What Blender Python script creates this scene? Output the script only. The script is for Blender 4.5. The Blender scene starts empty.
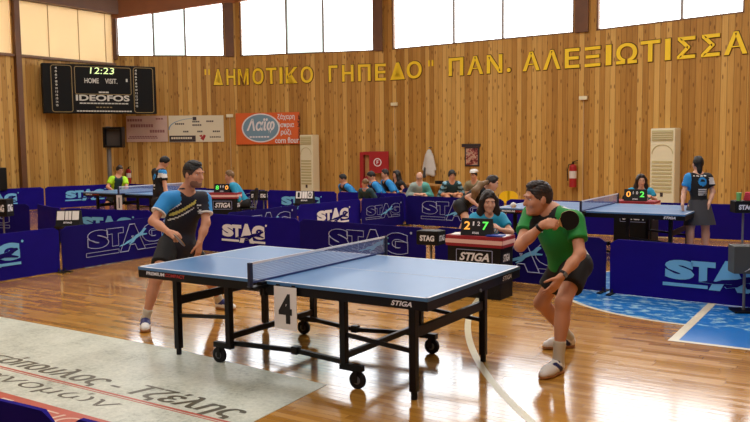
import bpy, bmesh, math, random
import numpy as np
from mathutils import Vector, Matrix
random.seed(7)
SC = bpy.context.scene
COL = SC.collection

# ------------------------------------------------------------------ camera
CAM = np.array([3.8148, -5.1561, 1.7569])
FPX, YAW, PITCH, ROLL = 792.99, 0.5739, -0.0854, 0.0112
def _rx(a): c, s = math.cos(a), math.sin(a); return np.array([[1,0,0],[0,c,-s],[0,s,c]])
def _ry(a): c, s = math.cos(a), math.sin(a); return np.array([[c,0,s],[0,1,0],[-s,0,c]])
def _rz(a): c, s = math.cos(a), math.sin(a); return np.array([[c,-s,0],[s,c,0],[0,0,1]])
RC = _rz(YAW) @ _rx(PITCH) @ _ry(ROLL)
cd = bpy.data.cameras.new('camera'); cam = bpy.data.objects.new('camera', cd); COL.objects.link(cam)
cd.sensor_width = 36.0; cd.lens = FPX * 36.0 / 750.0; cd.clip_start = 0.05; cd.clip_end = 200
m = Matrix.Identity(4)
for i in range(3):
    m[i][0] = RC[i,0]; m[i][1] = RC[i,2]; m[i][2] = -RC[i,1]; m[i][3] = CAM[i]
cam.matrix_world = m
SC.camera = cam

# ------------------------------------------------------------------ world, lamps, exposure
SC.view_settings.view_transform = 'Standard'; SC.view_settings.look = 'None'
SC.view_settings.gamma = 1.0; SC.view_settings.use_curve_mapping = False
SC.view_settings.exposure = 0.0
W = bpy.data.worlds.new('sky'); SC.world = W; W.use_nodes = True
W.node_tree.nodes['Background'].inputs[0].default_value = (0.93, 0.97, 1.0, 1)
W.node_tree.nodes['Background'].inputs[1].default_value = 6.0
def area_lamp(x, y, z, sx, sy, power, color=(1,1,1), rot=(0,0,0)):
    l = bpy.data.lights.new('fill_light', 'AREA'); l.shape = 'RECTANGLE'; l.size = sx; l.size_y = sy
    l.energy = power; l.color = color
    o = bpy.data.objects.new('fill_light', l); o.location = (x, y, z); o.rotation_euler = rot; COL.objects.link(o)
    return o
LAMP = (1.0, 0.965, 0.92)
for lx, ly, lp in ((2.5,-4.5,265), (-4.5,-4.5,210), (3,2.5,215), (-4,2.5,200), (-10.5,1.5,170), (3,9,290), (-4,9.5,270), (-11,7.5,250)):
    area_lamp(lx, ly, 7.6, 3.2, 3.2, lp, LAMP)  # unseen fill lights added under the ceiling to brighten the courts

# ------------------------------------------------------------------ small helpers
def at(px, py, d):          # a point d metres in front of the camera plane
    v = RC @ np.array([(px-375.0)/FPX, 1.0, -(py-211.0)/FPX]); return CAM + d*v
def atz(px, py, z):
    v = RC @ np.array([(px-375.0)/FPX, 1.0, -(py-211.0)/FPX]); return CAM + (z-CAM[2])/v[2]*v
def nrm(v): v = np.asarray(v, float); return v/ (np.linalg.norm(v)+1e-12)
V3 = lambda *a: np.array(a, float)
Z = V3(0,0,1)
CR = nrm(V3(RC[0,0], RC[1,0], 0)); CF = nrm(V3(RC[0,1], RC[1,1], 0))   # image right / into the picture, on the floor

def tag(o, label=None, cat=None, group=None, kind=None):
    if label: o['label'] = label
    if cat: o['category'] = cat
    if group: o['group'] = group
    if kind: o['kind'] = kind
    return o
def thing(name, label, cat, loc=(0,0,0), rz=0.0, group=None):
    o = bpy.data.objects.new(name, None); o.empty_display_size = 0.1; COL.objects.link(o)
    o.location = [float(v) for v in loc]; o.rotation_euler = (0,0,rz)
    return tag(o, label, cat, group)
def link(name, me, mats, parent=None):
    o = bpy.data.objects.new(name, me); COL.objects.link(o)
    if parent is not None: o.parent = parent
    for x in (mats if isinstance(mats, (list,tuple)) else [mats]): me.materials.append(x)
    return o
def copy_tree(o, parent=None):
    c = o.copy(); COL.objects.link(c)
    if parent is not None: c.parent = parent
    for ch in o.children: copy_tree(ch, c)
    return c

def frame(o, x, y):         # 4x4 with given origin, x axis and y axis
    x = nrm(x); y = np.asarray(y,float); y = nrm(y - x*np.dot(x,y)); z = np.cross(x,y)
    M = Matrix.Identity(4)
    for i in range(3): M[i][0]=x[i]; M[i][1]=y[i]; M[i][2]=z[i]; M[i][3]=float(o[i])
    return M

class MB:
    def __init__(s): s.bm = bmesh.new()
    def _mat(s, verts, mi):
        if mi:
            fs = set(f for v in verts for f in v.link_faces)
            for f in fs: f.material_index = mi
    def box(s, c, size, M=None, rz=0, bev=0.0, mi=0):
        T = Matrix.Translation([float(v) for v in c]) @ Matrix.Rotation(rz,4,'Z')
        if M is not None: T = M @ T
        T = T @ Matrix.Diagonal((float(size[0]),float(size[1]),float(size[2]),1))
        r = bmesh.ops.create_cube(s.bm, size=1.0, matrix=T); vs = r['verts']
        s._mat(vs, mi)
        if bev > 0:
            es = list(set(e for v in vs for e in v.link_edges))
            bmesh.ops.bevel(s.bm, geom=es, offset=bev, segments=2, affect='EDGES', profile=0.6)
        return s
    def bar(s, a, b, w, h, up=(0,0,1), bev=0.0, mi=0):     # square bar from a to b
        a=np.asarray(a,float); b=np.asarray(b,float); x=nrm(b-a); u=np.asarray(up,float)
        if abs(np.dot(x,nrm(u)))>0.98: u=V3(0,1,0)
        M = frame((a+b)/2, x, np.cross(u,x))
        return s.box((0,0,0),(np.linalg.norm(b-a),w,h),M=M,bev=bev,mi=mi)
    def cyl(s, a, b, r0, r1=None, n=14, mi=0):
        r1 = r0 if r1 is None else r1
        a=Vector([float(v) for v in a]); b=Vector([float(v) for v in b]); d=b-a
        T = Matrix.Translation((a+b)/2) @ d.to_track_quat('Z','Y').to_matrix().to_4x4()
        r = bmesh.ops.create_cone(s.bm, cap_ends=True, segments=n, radius1=r0, radius2=r1, depth=d.length, matrix=T)
        s._mat(r['verts'], mi); return s
    def tube(s, pts, r, n=8, mi=0):
        pts=[np.asarray(p,float) for p in pts]; rings=[]
        for i,p in enumerate(pts):
            t = nrm(pts[min(i+1,len(pts)-1)]-pts[max(i-1,0)])
            u = np.cross(t, Z); u = V3(1,0,0) if np.linalg.norm(u)<1e-3 else nrm(u); w=np.cross(t,u)
            rr = r[i] if isinstance(r,(list,tuple)) else r
            rings.append([s.bm.verts.new(p+rr*(math.cos(k*2*math.pi/n)*u+math.sin(k*2*math.pi/n)*w)) for k in range(n)])
        for A,B in zip(rings,rings[1:]):
            for k in range(n):
                f=s.bm.faces.new((A[k],A[(k+1)%n],B[(k+1)%n],B[k])); f.material_index=mi
        for R_ in (rings[0],rings[-1]):
            f=s.bm.faces.new(R_); f.material_index=mi
        return s
    def sphere(s, c, rad, M=None, n=14, mi=0):
        rad = (rad,)*3 if not hasattr(rad,'__len__') else rad
        T = Matrix.Translation([float(v) for v in c])
        if M is not None: T = M @ T
        T = T @ Matrix.Diagonal((*[float(v) for v in rad],1))
        r = bmesh.ops.create_uvsphere(s.bm, u_segments=n, v_segments=max(6,n//2+1), radius=1.0, matrix=T)
        s._mat(r['verts'], mi); return s
    def prism(s, poly, M, depth, mi=0):   # polygon in the frame's xy, depth along its z
        lo=[s.bm.verts.new(M @ Vector((float(x),float(y),0))) for x,y in poly]
        hi=[s.bm.verts.new(M @ Vector((float(x),float(y),depth))) for x,y in poly]
        n=len(poly); fs=[s.bm.faces.new(hi), s.bm.faces.new(lo[::-1])]
        for i in range(n): fs.append(s.bm.faces.new((lo[i],lo[(i+1)%n],hi[(i+1)%n],hi[i])))
        for f in fs: f.material_index=mi
        return s
    def quad(s, pts, mi=0):
        f=s.bm.faces.new([s.bm.verts.new([float(v) for v in p]) for p in pts]); f.material_index=mi; return s
    def build(s, name, mats, parent=None, smooth=False):
        bmesh.ops.recalc_face_normals(s.bm, faces=s.bm.faces)
        me=bpy.data.meshes.new(name); s.bm.to_mesh(me); s.bm.free()
        if smooth:
            for p in me.polygons: p.use_smooth=True
            try: me.set_sharp_from_angle(angle=math.radians(40))
            except Exception: pass
        return link(name, me, mats, parent)

# lettering: built-in font turned into a mesh, fitted into a width x height box
_tc = {}
def _text_raw(body, bold, shear, outline):
    key=(body,bold,shear,outline)
    if key in _tc: return _tc[key]
    cu=bpy.data.curves.new('lettering','FONT'); cu.body=body; cu.size=1.0; cu.offset=bold; cu.shear=shear; cu.resolution_u=4
    if outline>0: cu.fill_mode='NONE'; cu.bevel_depth=outline; cu.bevel_resolution=0
    o=bpy.data.objects.new('lettering',cu); COL.objects.link(o)
    bpy.context.view_layer.update(); dg=bpy.context.evaluated_depsgraph_get()
    me=bpy.data.meshes.new_from_object(o.evaluated_get(dg))
    v=np.empty(len(me.vertices)*3); me.vertices.foreach_get('co',v); v=v.reshape(-1,3)
    f=[tuple(p.vertices) for p in me.polygons]
    bpy.data.objects.remove(o); bpy.data.curves.remove(cu); bpy.data.meshes.remove(me)
    _tc[key]=(v,f); return v,f
def text_mesh(items, name='lettering', depth=0.0):
    """items: (body, M, x, y, w, h, opts) -> one mesh; each fitted in its box in frame M"""
    vs=[]; fs=[]; n=0
    for body,M,x,y,w,h,op in items:
        v,f=_text_raw(body, op.get('bold',0.0), op.get('shear',0.0), op.get('outline',0.0))
        if len(v)==0: continue
        lo=v.min(0); hi=v.max(0); e=np.maximum(hi-lo,1e-6)
        q=v-lo; q[:,0]=q[:,0]/e[0]*w+x; q[:,1]=q[:,1]/e[1]*h+y
        q[:,2]=(v[:,2]-(lo[2]+hi[2])/2)*min(w/e[0],h/e[1])+op.get('z',0.0)
        if op.get('rot'):
            a=op['rot']; cx,cy=x+w/2,y+h/2; X=q[:,0]-cx; Y=q[:,1]-cy
            q[:,0]=cx+X*math.cos(a)-Y*math.sin(a); q[:,1]=cy+X*math.sin(a)+Y*math.cos(a)
        A=np.array(M); q=q@A[:3,:3].T+A[:3,3]
        vs.append(q); fs+= [tuple(i+n for i in t) for t in f]; n+=len(q)
        if depth>0:
            q2=q+A[:3,2]*depth; vs.append(q2); fs+=[tuple(i+n for i in t) for t in f]; n2=n-len(q); 
            ec={}
            for t in f:
                for a_,b_ in zip(t,t[1:]+t[:1]):
                    k=(min(a_,b_),max(a_,b_)); ec[k]=ec.get(k,0)+1
            for (a_,b_),c in ec.items():
                if c==1: fs.append((a_+n2,b_+n2,b_+n,a_+n))
            n+=len(q2)
    me=bpy.data.meshes.new(name)
    me.from_pydata(np.concatenate(vs).tolist(),[],fs); me.update()
    return me
def lettering(items, mat, parent, name='lettering', depth=0.0):
    for it in items: o=link(name, text_mesh([it],name,depth), mat, parent)
    return o

# ------------------------------------------------------------------ materials
def srgb(*c):
    return tuple((x/255/12.92 if x/255<=0.04045 else ((x/255+0.055)/1.055)**2.4) for x in c)
_mats={}
def mat(name, rgb, rough=0.5, metal=0.0, noise=0.0, nscale=20.0, spec=0.5, coat=0.0, bump=0.0, sheen=0.0, emit=0.0):
    if name in _mats: return _mats[name]
    M_=bpy.data.materials.new(name); M_.use_nodes=True; nt=M_.node_tree; b=nt.nodes['Principled BSDF']
    c=srgb(*rgb); b.inputs['Base Color'].default_value=(*c,1); b.inputs['Roughness'].default_value=rough
    b.inputs['Metallic'].default_value=metal; b.inputs['Specular IOR Level'].default_value=spec
    if coat: b.inputs['Coat Weight'].default_value=coat
    if sheen: b.inputs['Sheen Weight'].default_value=sheen
    if emit: b.inputs['Emission Color'].default_value=(*c,1); b.inputs['Emission Strength'].default_value=emit
    if noise or bump:
        tc=nt.nodes.new('ShaderNodeTexCoord'); n=nt.nodes.new('ShaderNodeTexNoise'); n.inputs['Scale'].default_value=nscale; n.inputs['Detail'].default_value=4
        nt.links.new(tc.outputs['Object'],n.inputs['Vector'])
        if noise:
            mx=nt.nodes.new('ShaderNodeMix'); mx.data_type='RGBA'
            mx.inputs['A'].default_value=(*[v*(1-noise) for v in c],1); mx.inputs['B'].default_value=(*[min(1,v*(1+noise)) for v in c],1)
            nt.links.new(n.outputs['Fac'],mx.inputs['Factor']); nt.links.new(mx.outputs['Result'],b.inputs['Base Color'])
        if bump:
            bp=nt.nodes.new('ShaderNodeBump'); bp.inputs['Strength'].default_value=bump; bp.inputs['Distance'].default_value=0.01
            nt.links.new(n.outputs['Fac'],bp.inputs['Height']); nt.links.new(bp.outputs['Normal'],b.inputs['Normal'])
    _mats[name]=M_; return M_
class NT:
    def __init__(s,name):
        s.m=bpy.data.materials.new(name); s.m.use_nodes=True; s.t=s.m.node_tree; s.b=s.t.nodes['Principled BSDF']
    def n(s,typ,**kw):
        x=s.t.nodes.new(typ)
        for k,v in kw.items(): setattr(x,k,v)
        return x
    def l(s,a,b): s.t.links.new(a,b)
    def math(s,op,a,b=None,c=None):
        x=s.n('ShaderNodeMath',operation=op)
        for i,v in enumerate((a,b,c)):
            if v is None: continue
            if isinstance(v,(int,float)): x.inputs[i].default_value=v
            else: s.l(v,x.inputs[i])
        return x.outputs[0]
    def mix(s,f,a,b,blend='MIX'):
        x=s.n('ShaderNodeMix',data_type='RGBA',blend_type=blend)
        for k,v in (('Factor',f),('A',a),('B',b)):
            if isinstance(v,(int,float)): x.inputs[k].default_value=v
            elif isinstance(v,tuple): x.inputs[k].default_value=(*v,1) if len(v)==3 else v
            else: s.l(v,x.inputs[k])
        return x.outputs['Result']
    def vec(s,x,y,z=0.0):
        c=s.n('ShaderNodeCombineXYZ')
        for i,v in enumerate((x,y,z)):
            if isinstance(v,(int,float)): c.inputs[i].default_value=v
            else: s.l(v,c.inputs[i])
        return c.outputs[0]
    def noise(s,v,scale=1.0,detail=3.0,rough=0.5):
        x=s.n('ShaderNodeTexNoise'); x.inputs['Scale'].default_value=scale; x.inputs['Detail'].default_value=detail; x.inputs['Roughness'].default_value=rough
        s.l(v,x.inputs['Vector']); return x.outputs['Fac']
    def ramp(s,f,stops):
        r=s.n('ShaderNodeValToRGB'); e=r.color_ramp.elements
        while len(e)<len(stops): e.new(0.5)
        for i,(p,c) in enumerate(stops): e[i].position=p; e[i].color=(*c,1) if len(c)==3 else c
        s.l(f,r.inputs['Fac']); return r.outputs['Color']
    def step(s,v,a,b):
        r=s.n('ShaderNodeMapRange',interpolation_type='SMOOTHSTEP'); r.inputs['From Min'].default_value=a; r.inputs['From Max'].default_value=b
        s.l(v,r.inputs['Value']); return r.outputs['Result']

def wood_wall(name, tones, board=0.15, knots=1.0):
    N=NT(name); uv=N.n('ShaderNodeUVMap'); sp=N.n('ShaderNodeSeparateXYZ'); N.l(uv.outputs[0],sp.inputs[0]); u,v=sp.outputs[0],sp.outputs[1]
    q=N.math('DIVIDE',u,board); idn=N.math('FLOOR',q); fr=N.math('FRACT',q)
    wn=N.n('ShaderNodeTexWhiteNoise',noise_dimensions='1D'); N.l(idn,wn.inputs['W'])
    voff=N.math('MULTIPLY',wn.outputs['Value'],37.0)
    gv=N.vec(N.math('MULTIPLY',u,26.0),N.math('ADD',N.math('MULTIPLY',v,1.1),voff),idn)
    g=N.noise(gv,1.0,4.0,0.6)
    tone=N.math('ADD',N.math('MULTIPLY',wn.outputs['Value'],0.55),N.math('MULTIPLY',g,0.5))
    col=N.ramp(tone,[(0.2,tones[0]),(0.5,tones[1]),(0.8,tones[2])])
    vo=N.n('ShaderNodeTexVoronoi',voronoi_dimensions='2D'); vo.inputs['Scale'].default_value=1.0
    N.l(N.vec(N.math('MULTIPLY',q,0.8),N.math('ADD',N.math('MULTIPLY',v,1.7),voff)),vo.inputs['Vector'])
    kn=N.step(vo.outputs['Distance'],0.13,0.05)
    kn=N.math('MULTIPLY',kn,knots*0.7)
    col=N.mix(kn,col,tones[3])
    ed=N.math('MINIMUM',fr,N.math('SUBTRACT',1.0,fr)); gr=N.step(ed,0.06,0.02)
    col=N.mix(N.math('MULTIPLY',gr,0.55),col,tones[3])  # shade inside the board grooves is mixed into the colour
    N.l(col,N.b.inputs['Base Color']); N.b.inputs['Roughness'].default_value=0.5; N.b.inputs['Specular IOR Level'].default_value=0.3
    bp=N.n('ShaderNodeBump'); bp.inputs['Distance'].default_value=0.012; bp.inputs['Strength'].default_value=0.6
    N.l(N.math('SUBTRACT',1.0,gr),bp.inputs['Height']); N.l(bp.outputs['Normal'],N.b.inputs['Normal'])
    return N.m
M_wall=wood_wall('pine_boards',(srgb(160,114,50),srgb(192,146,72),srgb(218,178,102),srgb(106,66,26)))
M_beam=mat('dark_beam',(104,66,36),0.5,noise=0.25,nscale=3)
M_fascia=mat('fascia_wood',(150,88,34),0.5,noise=0.25,nscale=3)
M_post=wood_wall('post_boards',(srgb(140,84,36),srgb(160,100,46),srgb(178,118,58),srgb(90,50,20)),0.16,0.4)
M_frame=mat('window_frame',(120,84,52),0.45)
M_mull=mat('window_mullion',(150,145,140),0.4)
M_ceil=mat('ceiling_panels',(176,140,100),0.7)

def floor_material():
    N=NT('parquet'); tc=N.n('ShaderNodeTexCoord'); sp=N.n('ShaderNodeSeparateXYZ'); N.l(tc.outputs['Object'],sp.inputs[0]); x,y=sp.outputs[0],sp.outputs[1]
    row=N.math('FLOOR',N.math('DIVIDE',y,0.065))
    w1=N.n('ShaderNodeTexWhiteNoise',noise_dimensions='1D'); N.l(row,w1.inputs['W'])
    xs=N.math('DIVIDE',N.math('ADD',x,N.math('MULTIPLY',w1.outputs['Value'],3.0)),0.48); ci=N.math('FLOOR',xs)
    w2=N.n('ShaderNodeTexWhiteNoise',noise_dimensions='2D'); N.l(N.vec(row,ci),w2.inputs['Vector'])
    g=N.noise(N.vec(N.math('MULTIPLY',x,5.0),N.math('MULTIPLY',y,60.0),N.math('MULTIPLY',w2.outputs['Value'],50.0)),1.0,4.0,0.6)
    big=N.noise(N.vec(x,y),0.5,2.0)
    tone=N.math('ADD',N.math('ADD',N.math('MULTIPLY',w2.outputs['Value'],0.5),N.math('MULTIPLY',g,0.3)),N.math('MULTIPLY',big,0.25))
    col=N.ramp(tone,[(0.15,srgb(152,102,38)),(0.5,srgb(184,130,52)),(0.9,srgb(206,154,76))])
    fy=N.math('FRACT',N.math('DIVIDE',y,0.065)); ey=N.math('MINIMUM',fy,N.math('SUBTRACT',1.0,fy)); gy=N.step(ey,0.05,0.015)
    fx=N.math('FRACT',xs); ex=N.math('MINIMUM',fx,N.math('SUBTRACT',1.0,fx)); gx=N.step(ex,0.008,0.003)
    gap=N.math('MAXIMUM',gy,gx)
    col=N.mix(N.math('MULTIPLY',gap,0.35),col,srgb(84,48,20))
    N.l(col,N.b.inputs['Base Color'])
    N.l(N.math('ADD',0.10,N.math('MULTIPLY',w2.outputs['Value'],0.07)),N.b.inputs['Roughness'])
    N.b.inputs['Specular IOR Level'].default_value=0.55
    N.b.inputs['Coat Weight'].default_value=0.35; N.b.inputs['Coat Roughness'].default_value=0.09
    hh=N.math('ADD',N.math('MULTIPLY',w2.outputs['Value'],0.12),N.math('MULTIPLY',N.noise(N.vec(N.math('MULTIPLY',x,3.0),N.math('MULTIPLY',y,22.0)),1.0,2.0),1.0))
    bp=N.n('ShaderNodeBump'); bp.inputs['Distance'].default_value=0.0014; bp.inputs['Strength'].default_value=0.5
    N.l(N.math('SUBTRACT',hh,N.math('MULTIPLY',gap,0.6)),bp.inputs['Height']); N.l(bp.outputs['Normal'],N.b.inputs['Normal'])
    return N.m
M_floor=floor_material()
def worn_paint(name, rgb, rgb2, sc, lo, hi, ygrad=None):
    N=NT(name); tc=N.n('ShaderNodeTexCoord'); sp=N.n('ShaderNodeSeparateXYZ'); N.l(tc.outputs['Object'],sp.inputs[0])
    f=N.noise(N.vec(N.math('MULTIPLY',sp.outputs[0],sc),N.math('MULTIPLY',sp.outputs[1],sc*1.6)),1.0,6.0,0.65)
    if ygrad: f=N.math('SUBTRACT',f,N.math('MULTIPLY',N.step(sp.outputs[1],ygrad[1],ygrad[0]),0.5))
    f=N.step(f,lo,hi)
    N.l(N.mix(f,srgb(*rgb),srgb(*rgb2)),N.b.inputs['Base Color']); N.b.inputs['Roughness'].default_value=0.28
    return N.m
M_blue_worn=worn_paint('court_blue_worn',(28,112,186),(150,196,220),7.0,0.5,0.6)
M_blue_key=worn_paint('court_blue_key',(22,112,196),(150,196,220),7.0,0.5,0.62,ygrad=(2.45,2.75))
M_line=mat('court_line',(226,216,190),0.3,noise=0.12,nscale=25)
M_linew=mat('court_line_pale',(214,206,176),0.3,noise=0.15,nscale=25)
M_mat=None
def banner_floor_material():
    N=NT('floor_vinyl'); tc=N.n('ShaderNodeTexCoord'); 
    a=N.noise(tc.outputs['Object'],2.2,6.0,0.65); b=N.noise(tc.outputs['Object'],26.0,6.0,0.75)
    f=N.math('ADD',N.math('MULTIPLY',a,0.5),N.math('MULTIPLY',b,0.5))
    N.l(N.ramp(f,[(0.36,srgb(150,156,140)),(0.46,srgb(196,202,186)),(0.6,srgb(222,226,210))]),N.b.inputs['Base Color'])
    N.b.inputs['Roughness'].default_value=0.32; N.b.inputs['Specular IOR Level'].default_value=0.4
    return N.m
M_vinyl=banner_floor_material()
M_vred=mat('vinyl_red',(190,84,64),0.35,noise=0.15,nscale=9)
M_vgrey=mat('vinyl_grey_print',(88,84,66),0.4,noise=0.25,nscale=30)
M_vwhite=mat('vinyl_white_print',(226,196,176),0.4)
M_fabric=mat('barrier_fabric',(26,14,124),0.8,noise=0.18,nscale=3.0,spec=0.1,bump=0.5)
M_fabric2=mat('barrier_fabric_dark',(24,15,100),0.8,noise=0.18,nscale=3.0,spec=0.1,bump=0.5)
M_lblue=mat('print_light_blue',(112,186,232),0.5)
M_white=mat('print_white',(232,232,236),0.5)
M_outl=mat('print_outline',(160,168,206),0.5)
M_black=mat('matt_black',(13,13,15),0.55,spec=0.3)
M_blackm=mat('black_metal',(9,9,11),0.4,spec=0.3)
M_rubber=mat('rubber',(20,20,22),0.7,spec=.3)
M_grey=mat('grey_metal',(120,122,124),0.4,metal=0.4)
M_top=mat('table_blue',(78,126,176),0.34,noise=0.05,nscale=4,spec=0.5)
M_tline=mat('table_line',(226,232,238),0.4)
M_net=None
def net_material():
    N=NT('net_mesh'); uv=N.n('ShaderNodeUVMap'); sp=N.n('ShaderNodeSeparateXYZ'); N.l(uv.outputs[0],sp.inputs[0])
    hit=None
    for ax in (0,1):
        fr=N.math('FRACT',N.math('DIVIDE',sp.outputs[ax],0.0125)); c=N.math('LESS_THAN',fr,0.34)
        hit=c if hit is None else N.math('MAXIMUM',hit,c)
    tr=N.n('ShaderNodeBsdfTransparent'); mx=N.n('ShaderNodeMixShader')
    N.b.inputs['Base Color'].default_value=(*srgb(136,152,192),1); N.b.inputs['Roughness'].default_value=0.7
    out=N.t.nodes['Material Output']
    N.l(hit,mx.inputs[0]); N.l(tr.outputs[0],mx.inputs[1]); N.l(N.b.outputs[0],mx.inputs[2]); N.l(mx.outputs[0],out.inputs[0])
    return N.m
M_net=net_material()
def pane_material(name,tint=(1,1,1)):
    N=NT(name); out=N.t.nodes['Material Output']
    tr=N.n('ShaderNodeBsdfTransparent'); tr.inputs[0].default_value=(*tint,1)
    gl=N.n('ShaderNodeBsdfGlossy'); gl.inputs['Roughness'].default_value=0.05
    mx=N.n('ShaderNodeMixShader'); mx.inputs[0].default_value=0.06
    N.l(tr.outputs[0],mx.inputs[1]); N.l(gl.outputs[0],mx.inputs[2]); N.l(mx.outputs[0],out.inputs[0]); return N.m
M_pane=pane_material('clear_pane'); M_pane2=pane_material('tinted_pane',(0.50,0.54,0.51))
def blind_material():
    N=NT('cream_blind'); out=N.t.nodes['Material Output']
    N.b.inputs['Base Color'].default_value=(*srgb(246,228,192),1); N.b.inputs['Roughness'].default_value=0.8
    tr=N.n('ShaderNodeBsdfTranslucent'); tr.inputs[0].default_value=(*srgb(240,222,188),1)
    mx=N.n('ShaderNodeMixShader'); mx.inputs[0].default_value=0.30
    N.l(N.b.outputs[0],mx.inputs[1]); N.l(tr.outputs[0],mx.inputs[2]); N.l(mx.outputs[0],out.inputs[0]); return N.m
M_blind=blind_material()
M_yellow=mat('yellow_letters',(252,218,36),0.5)
M_yedge=mat('letter_edge',(92,62,20),0.6)
M_red=mat('red_paint',(168,32,36),0.45)
M_redcl=mat('red_cloth',(150,30,44),0.6)
M_pinkcl=mat('pale_stripe',(234,192,184),0.6)
M_ivory=mat('ivory_plastic',(232,228,196),0.45)
M_ivory2=mat('ivory_grille',(196,188,140),0.5)
M_paper=mat('white_paper',(236,234,230),0.6)
M_ink=mat('black_ink',(20,20,22),0.6)
M_blueplastic=mat('blue_plastic',(34,66,160),0.45)
M_yelplastic=mat('yellow_plastic',(236,190,20),0.4)
M_wood=mat('bench_wood',(196,150,92),0.5,noise=0.15,nscale=6)

# ================================================================== THE HALL
def uv_boxes(name, rects, M, mats, thick=0.14, uoff=0.0, parent=None):
    """rects: (u0,u1,v0,v1[,v1b]) boxes standing behind the frame's xy plane; uv = metres along and up the wall"""
    bm=bmesh.new(); uvl=bm.loops.layers.uv.new('UVMap'); inv=M.inverted()
    for r in rects:
        u0,u1,v0,v1=r[:4]; v1b=r[4] if len(r)>4 else v1
        P=[(u0,v0),(u1,v0),(u1,v1b),(u0,v1)]
        F=[bm.verts.new(M@Vector((a,b,0))) for a,b in P]; B=[bm.verts.new(M@Vector((a,b,-thick))) for a,b in P]
        bm.faces.new(F); bm.faces.new(B[::-1])
        for i in range(4): bm.faces.new((F[i],B[i],B[(i+1)%4],F[(i+1)%4]))
    bmesh.ops.recalc_face_normals(bm,faces=bm.faces)
    for f in bm.faces:
        for l in f.loops:
            c=inv@l.vert.co; l[uvl].uv=(c.x+uoff+(c.z if abs(f.normal.dot(M.col[2].xyz))<0.5 else 0), c.y)
    me=bpy.data.meshes.new(name); bm.to_mesh(me); bm.free()
    return link(name,me,mats,parent)
HC=8.0
VP=[(-17.15,12.0),(-14.19,14.44),(-9.49,16.04),(-2.9,15.77),(1.07,14.85),(6.0,13.71),(12.0,12.32)]
floor=bpy.data.objects.new('floor',None)
bm=bmesh.new()
pts=[(-17.3,-12)]+[(-17.3,12.0)]+[(x,y+0.1) for x,y in VP]+[(12,-12)]
vs=[bm.verts.new((x,y,0)) for x,y in pts]; vb=[bm.verts.new((x,y,-0.12)) for x,y in pts]
bm.faces.new(vs[::-1]); bm.faces.new(vb)
for i in range(len(pts)): bm.faces.new((vs[i],vs[(i+1)%len(pts)],vb[(i+1)%len(pts)],vb[i]))
bmesh.ops.recalc_face_normals(bm,faces=bm.faces)
me=bpy.data.meshes.new('floor'); bm.to_mesh(me); bm.free()
bpy.data.objects.remove(floor); floor=link('floor',me,M_floor); tag(floor,kind='structure',label='glossy strip parquet sports hall floor')
# painted court markings
def arc_strip(cx,cy,r0,r1,a0,a1,z,n=48):
    q=MB()
    for i in range(n):
        t0=a0+(a1-a0)*i/n; t1=a0+(a1-a0)*(i+1)/n
        q.quad([(cx+r0*math.cos(t0),cy+r0*math.sin(t0),z),(cx+r1*math.cos(t0),cy+r1*math.sin(t0),z),(cx+r1*math.cos(t1),cy+r1*math.sin(t1),z),(cx+r0*math.cos(t1),cy+r0*math.sin(t1),z)])
    return q
def circ3(p,q,r):
    ax,ay=p;bx,by=q;cx,cy=r; d=2*(ax*(by-cy)+bx*(cy-ay)+cx*(ay-by))
    ux=((ax*ax+ay*ay)*(by-cy)+(bx*bx+by*by)*(cy-ay)+(cx*cx+cy*cy)*(ay-by))/d
    uy=((ax*ax+ay*ay)*(cx-bx)+(bx*bx+by*by)*(ax-cx)+(cx*cx+cy*cy)*(bx-ax))/d
    return ux,uy,math.hypot(ax-ux,ay-uy)
ux,uy,ur=circ3((0.42,1.75),(0.83,0.97),(1.97,-0.53))
a_mid=math.atan2(0.97-uy,0.83-ux)
arc_strip(ux,uy,ur-0.03,ur+0.03,a_mid-0.6,a_mid+0.42,0.0012,60).build('boundary_line',M_linew,floor)
kx,ky,kr=2.29,4.5,1.82
q=MB(); n=40
for i in range(n):
    t0=math.pi/2+math.pi*i/n; t1=math.pi/2+math.pi*(i+1)/n
    q.quad([(kx,ky,0.001),(kx+kr*math.cos(t0),ky+kr*math.sin(t0),0.001),(kx+kr*math.cos(t1),ky+kr*math.sin(t1),0.001),(kx,ky,0.001+1e-6)][:3])
q.build('court_paint',M_blue_worn,floor)
MB().quad([(kx,2.0,0.001),(8,2.0,0.001),(8,7.0,0.001),(kx,7.0,0.001)]).build('court_paint',M_blue_key,floor)
arc_strip(kx,ky,kr-0.025,kr+0.03,math.pi/2,3*math.pi/2,0.002,50).build('boundary_line',M_line,floor)
MB().quad([(kx-.04,1.97,0.003),(kx+.04,1.97,0.003),(kx+.04,7.0,0.003),(kx-.04,7.0,0.003)]).build('boundary_line',M_line,floor)
MB().quad([(kx-.04,1.97,0.0035),(8,1.97,0.0035),(8,2.03,0.0035),(kx-.04,2.03,0.0035)]).build('boundary_line',M_line,floor)

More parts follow.
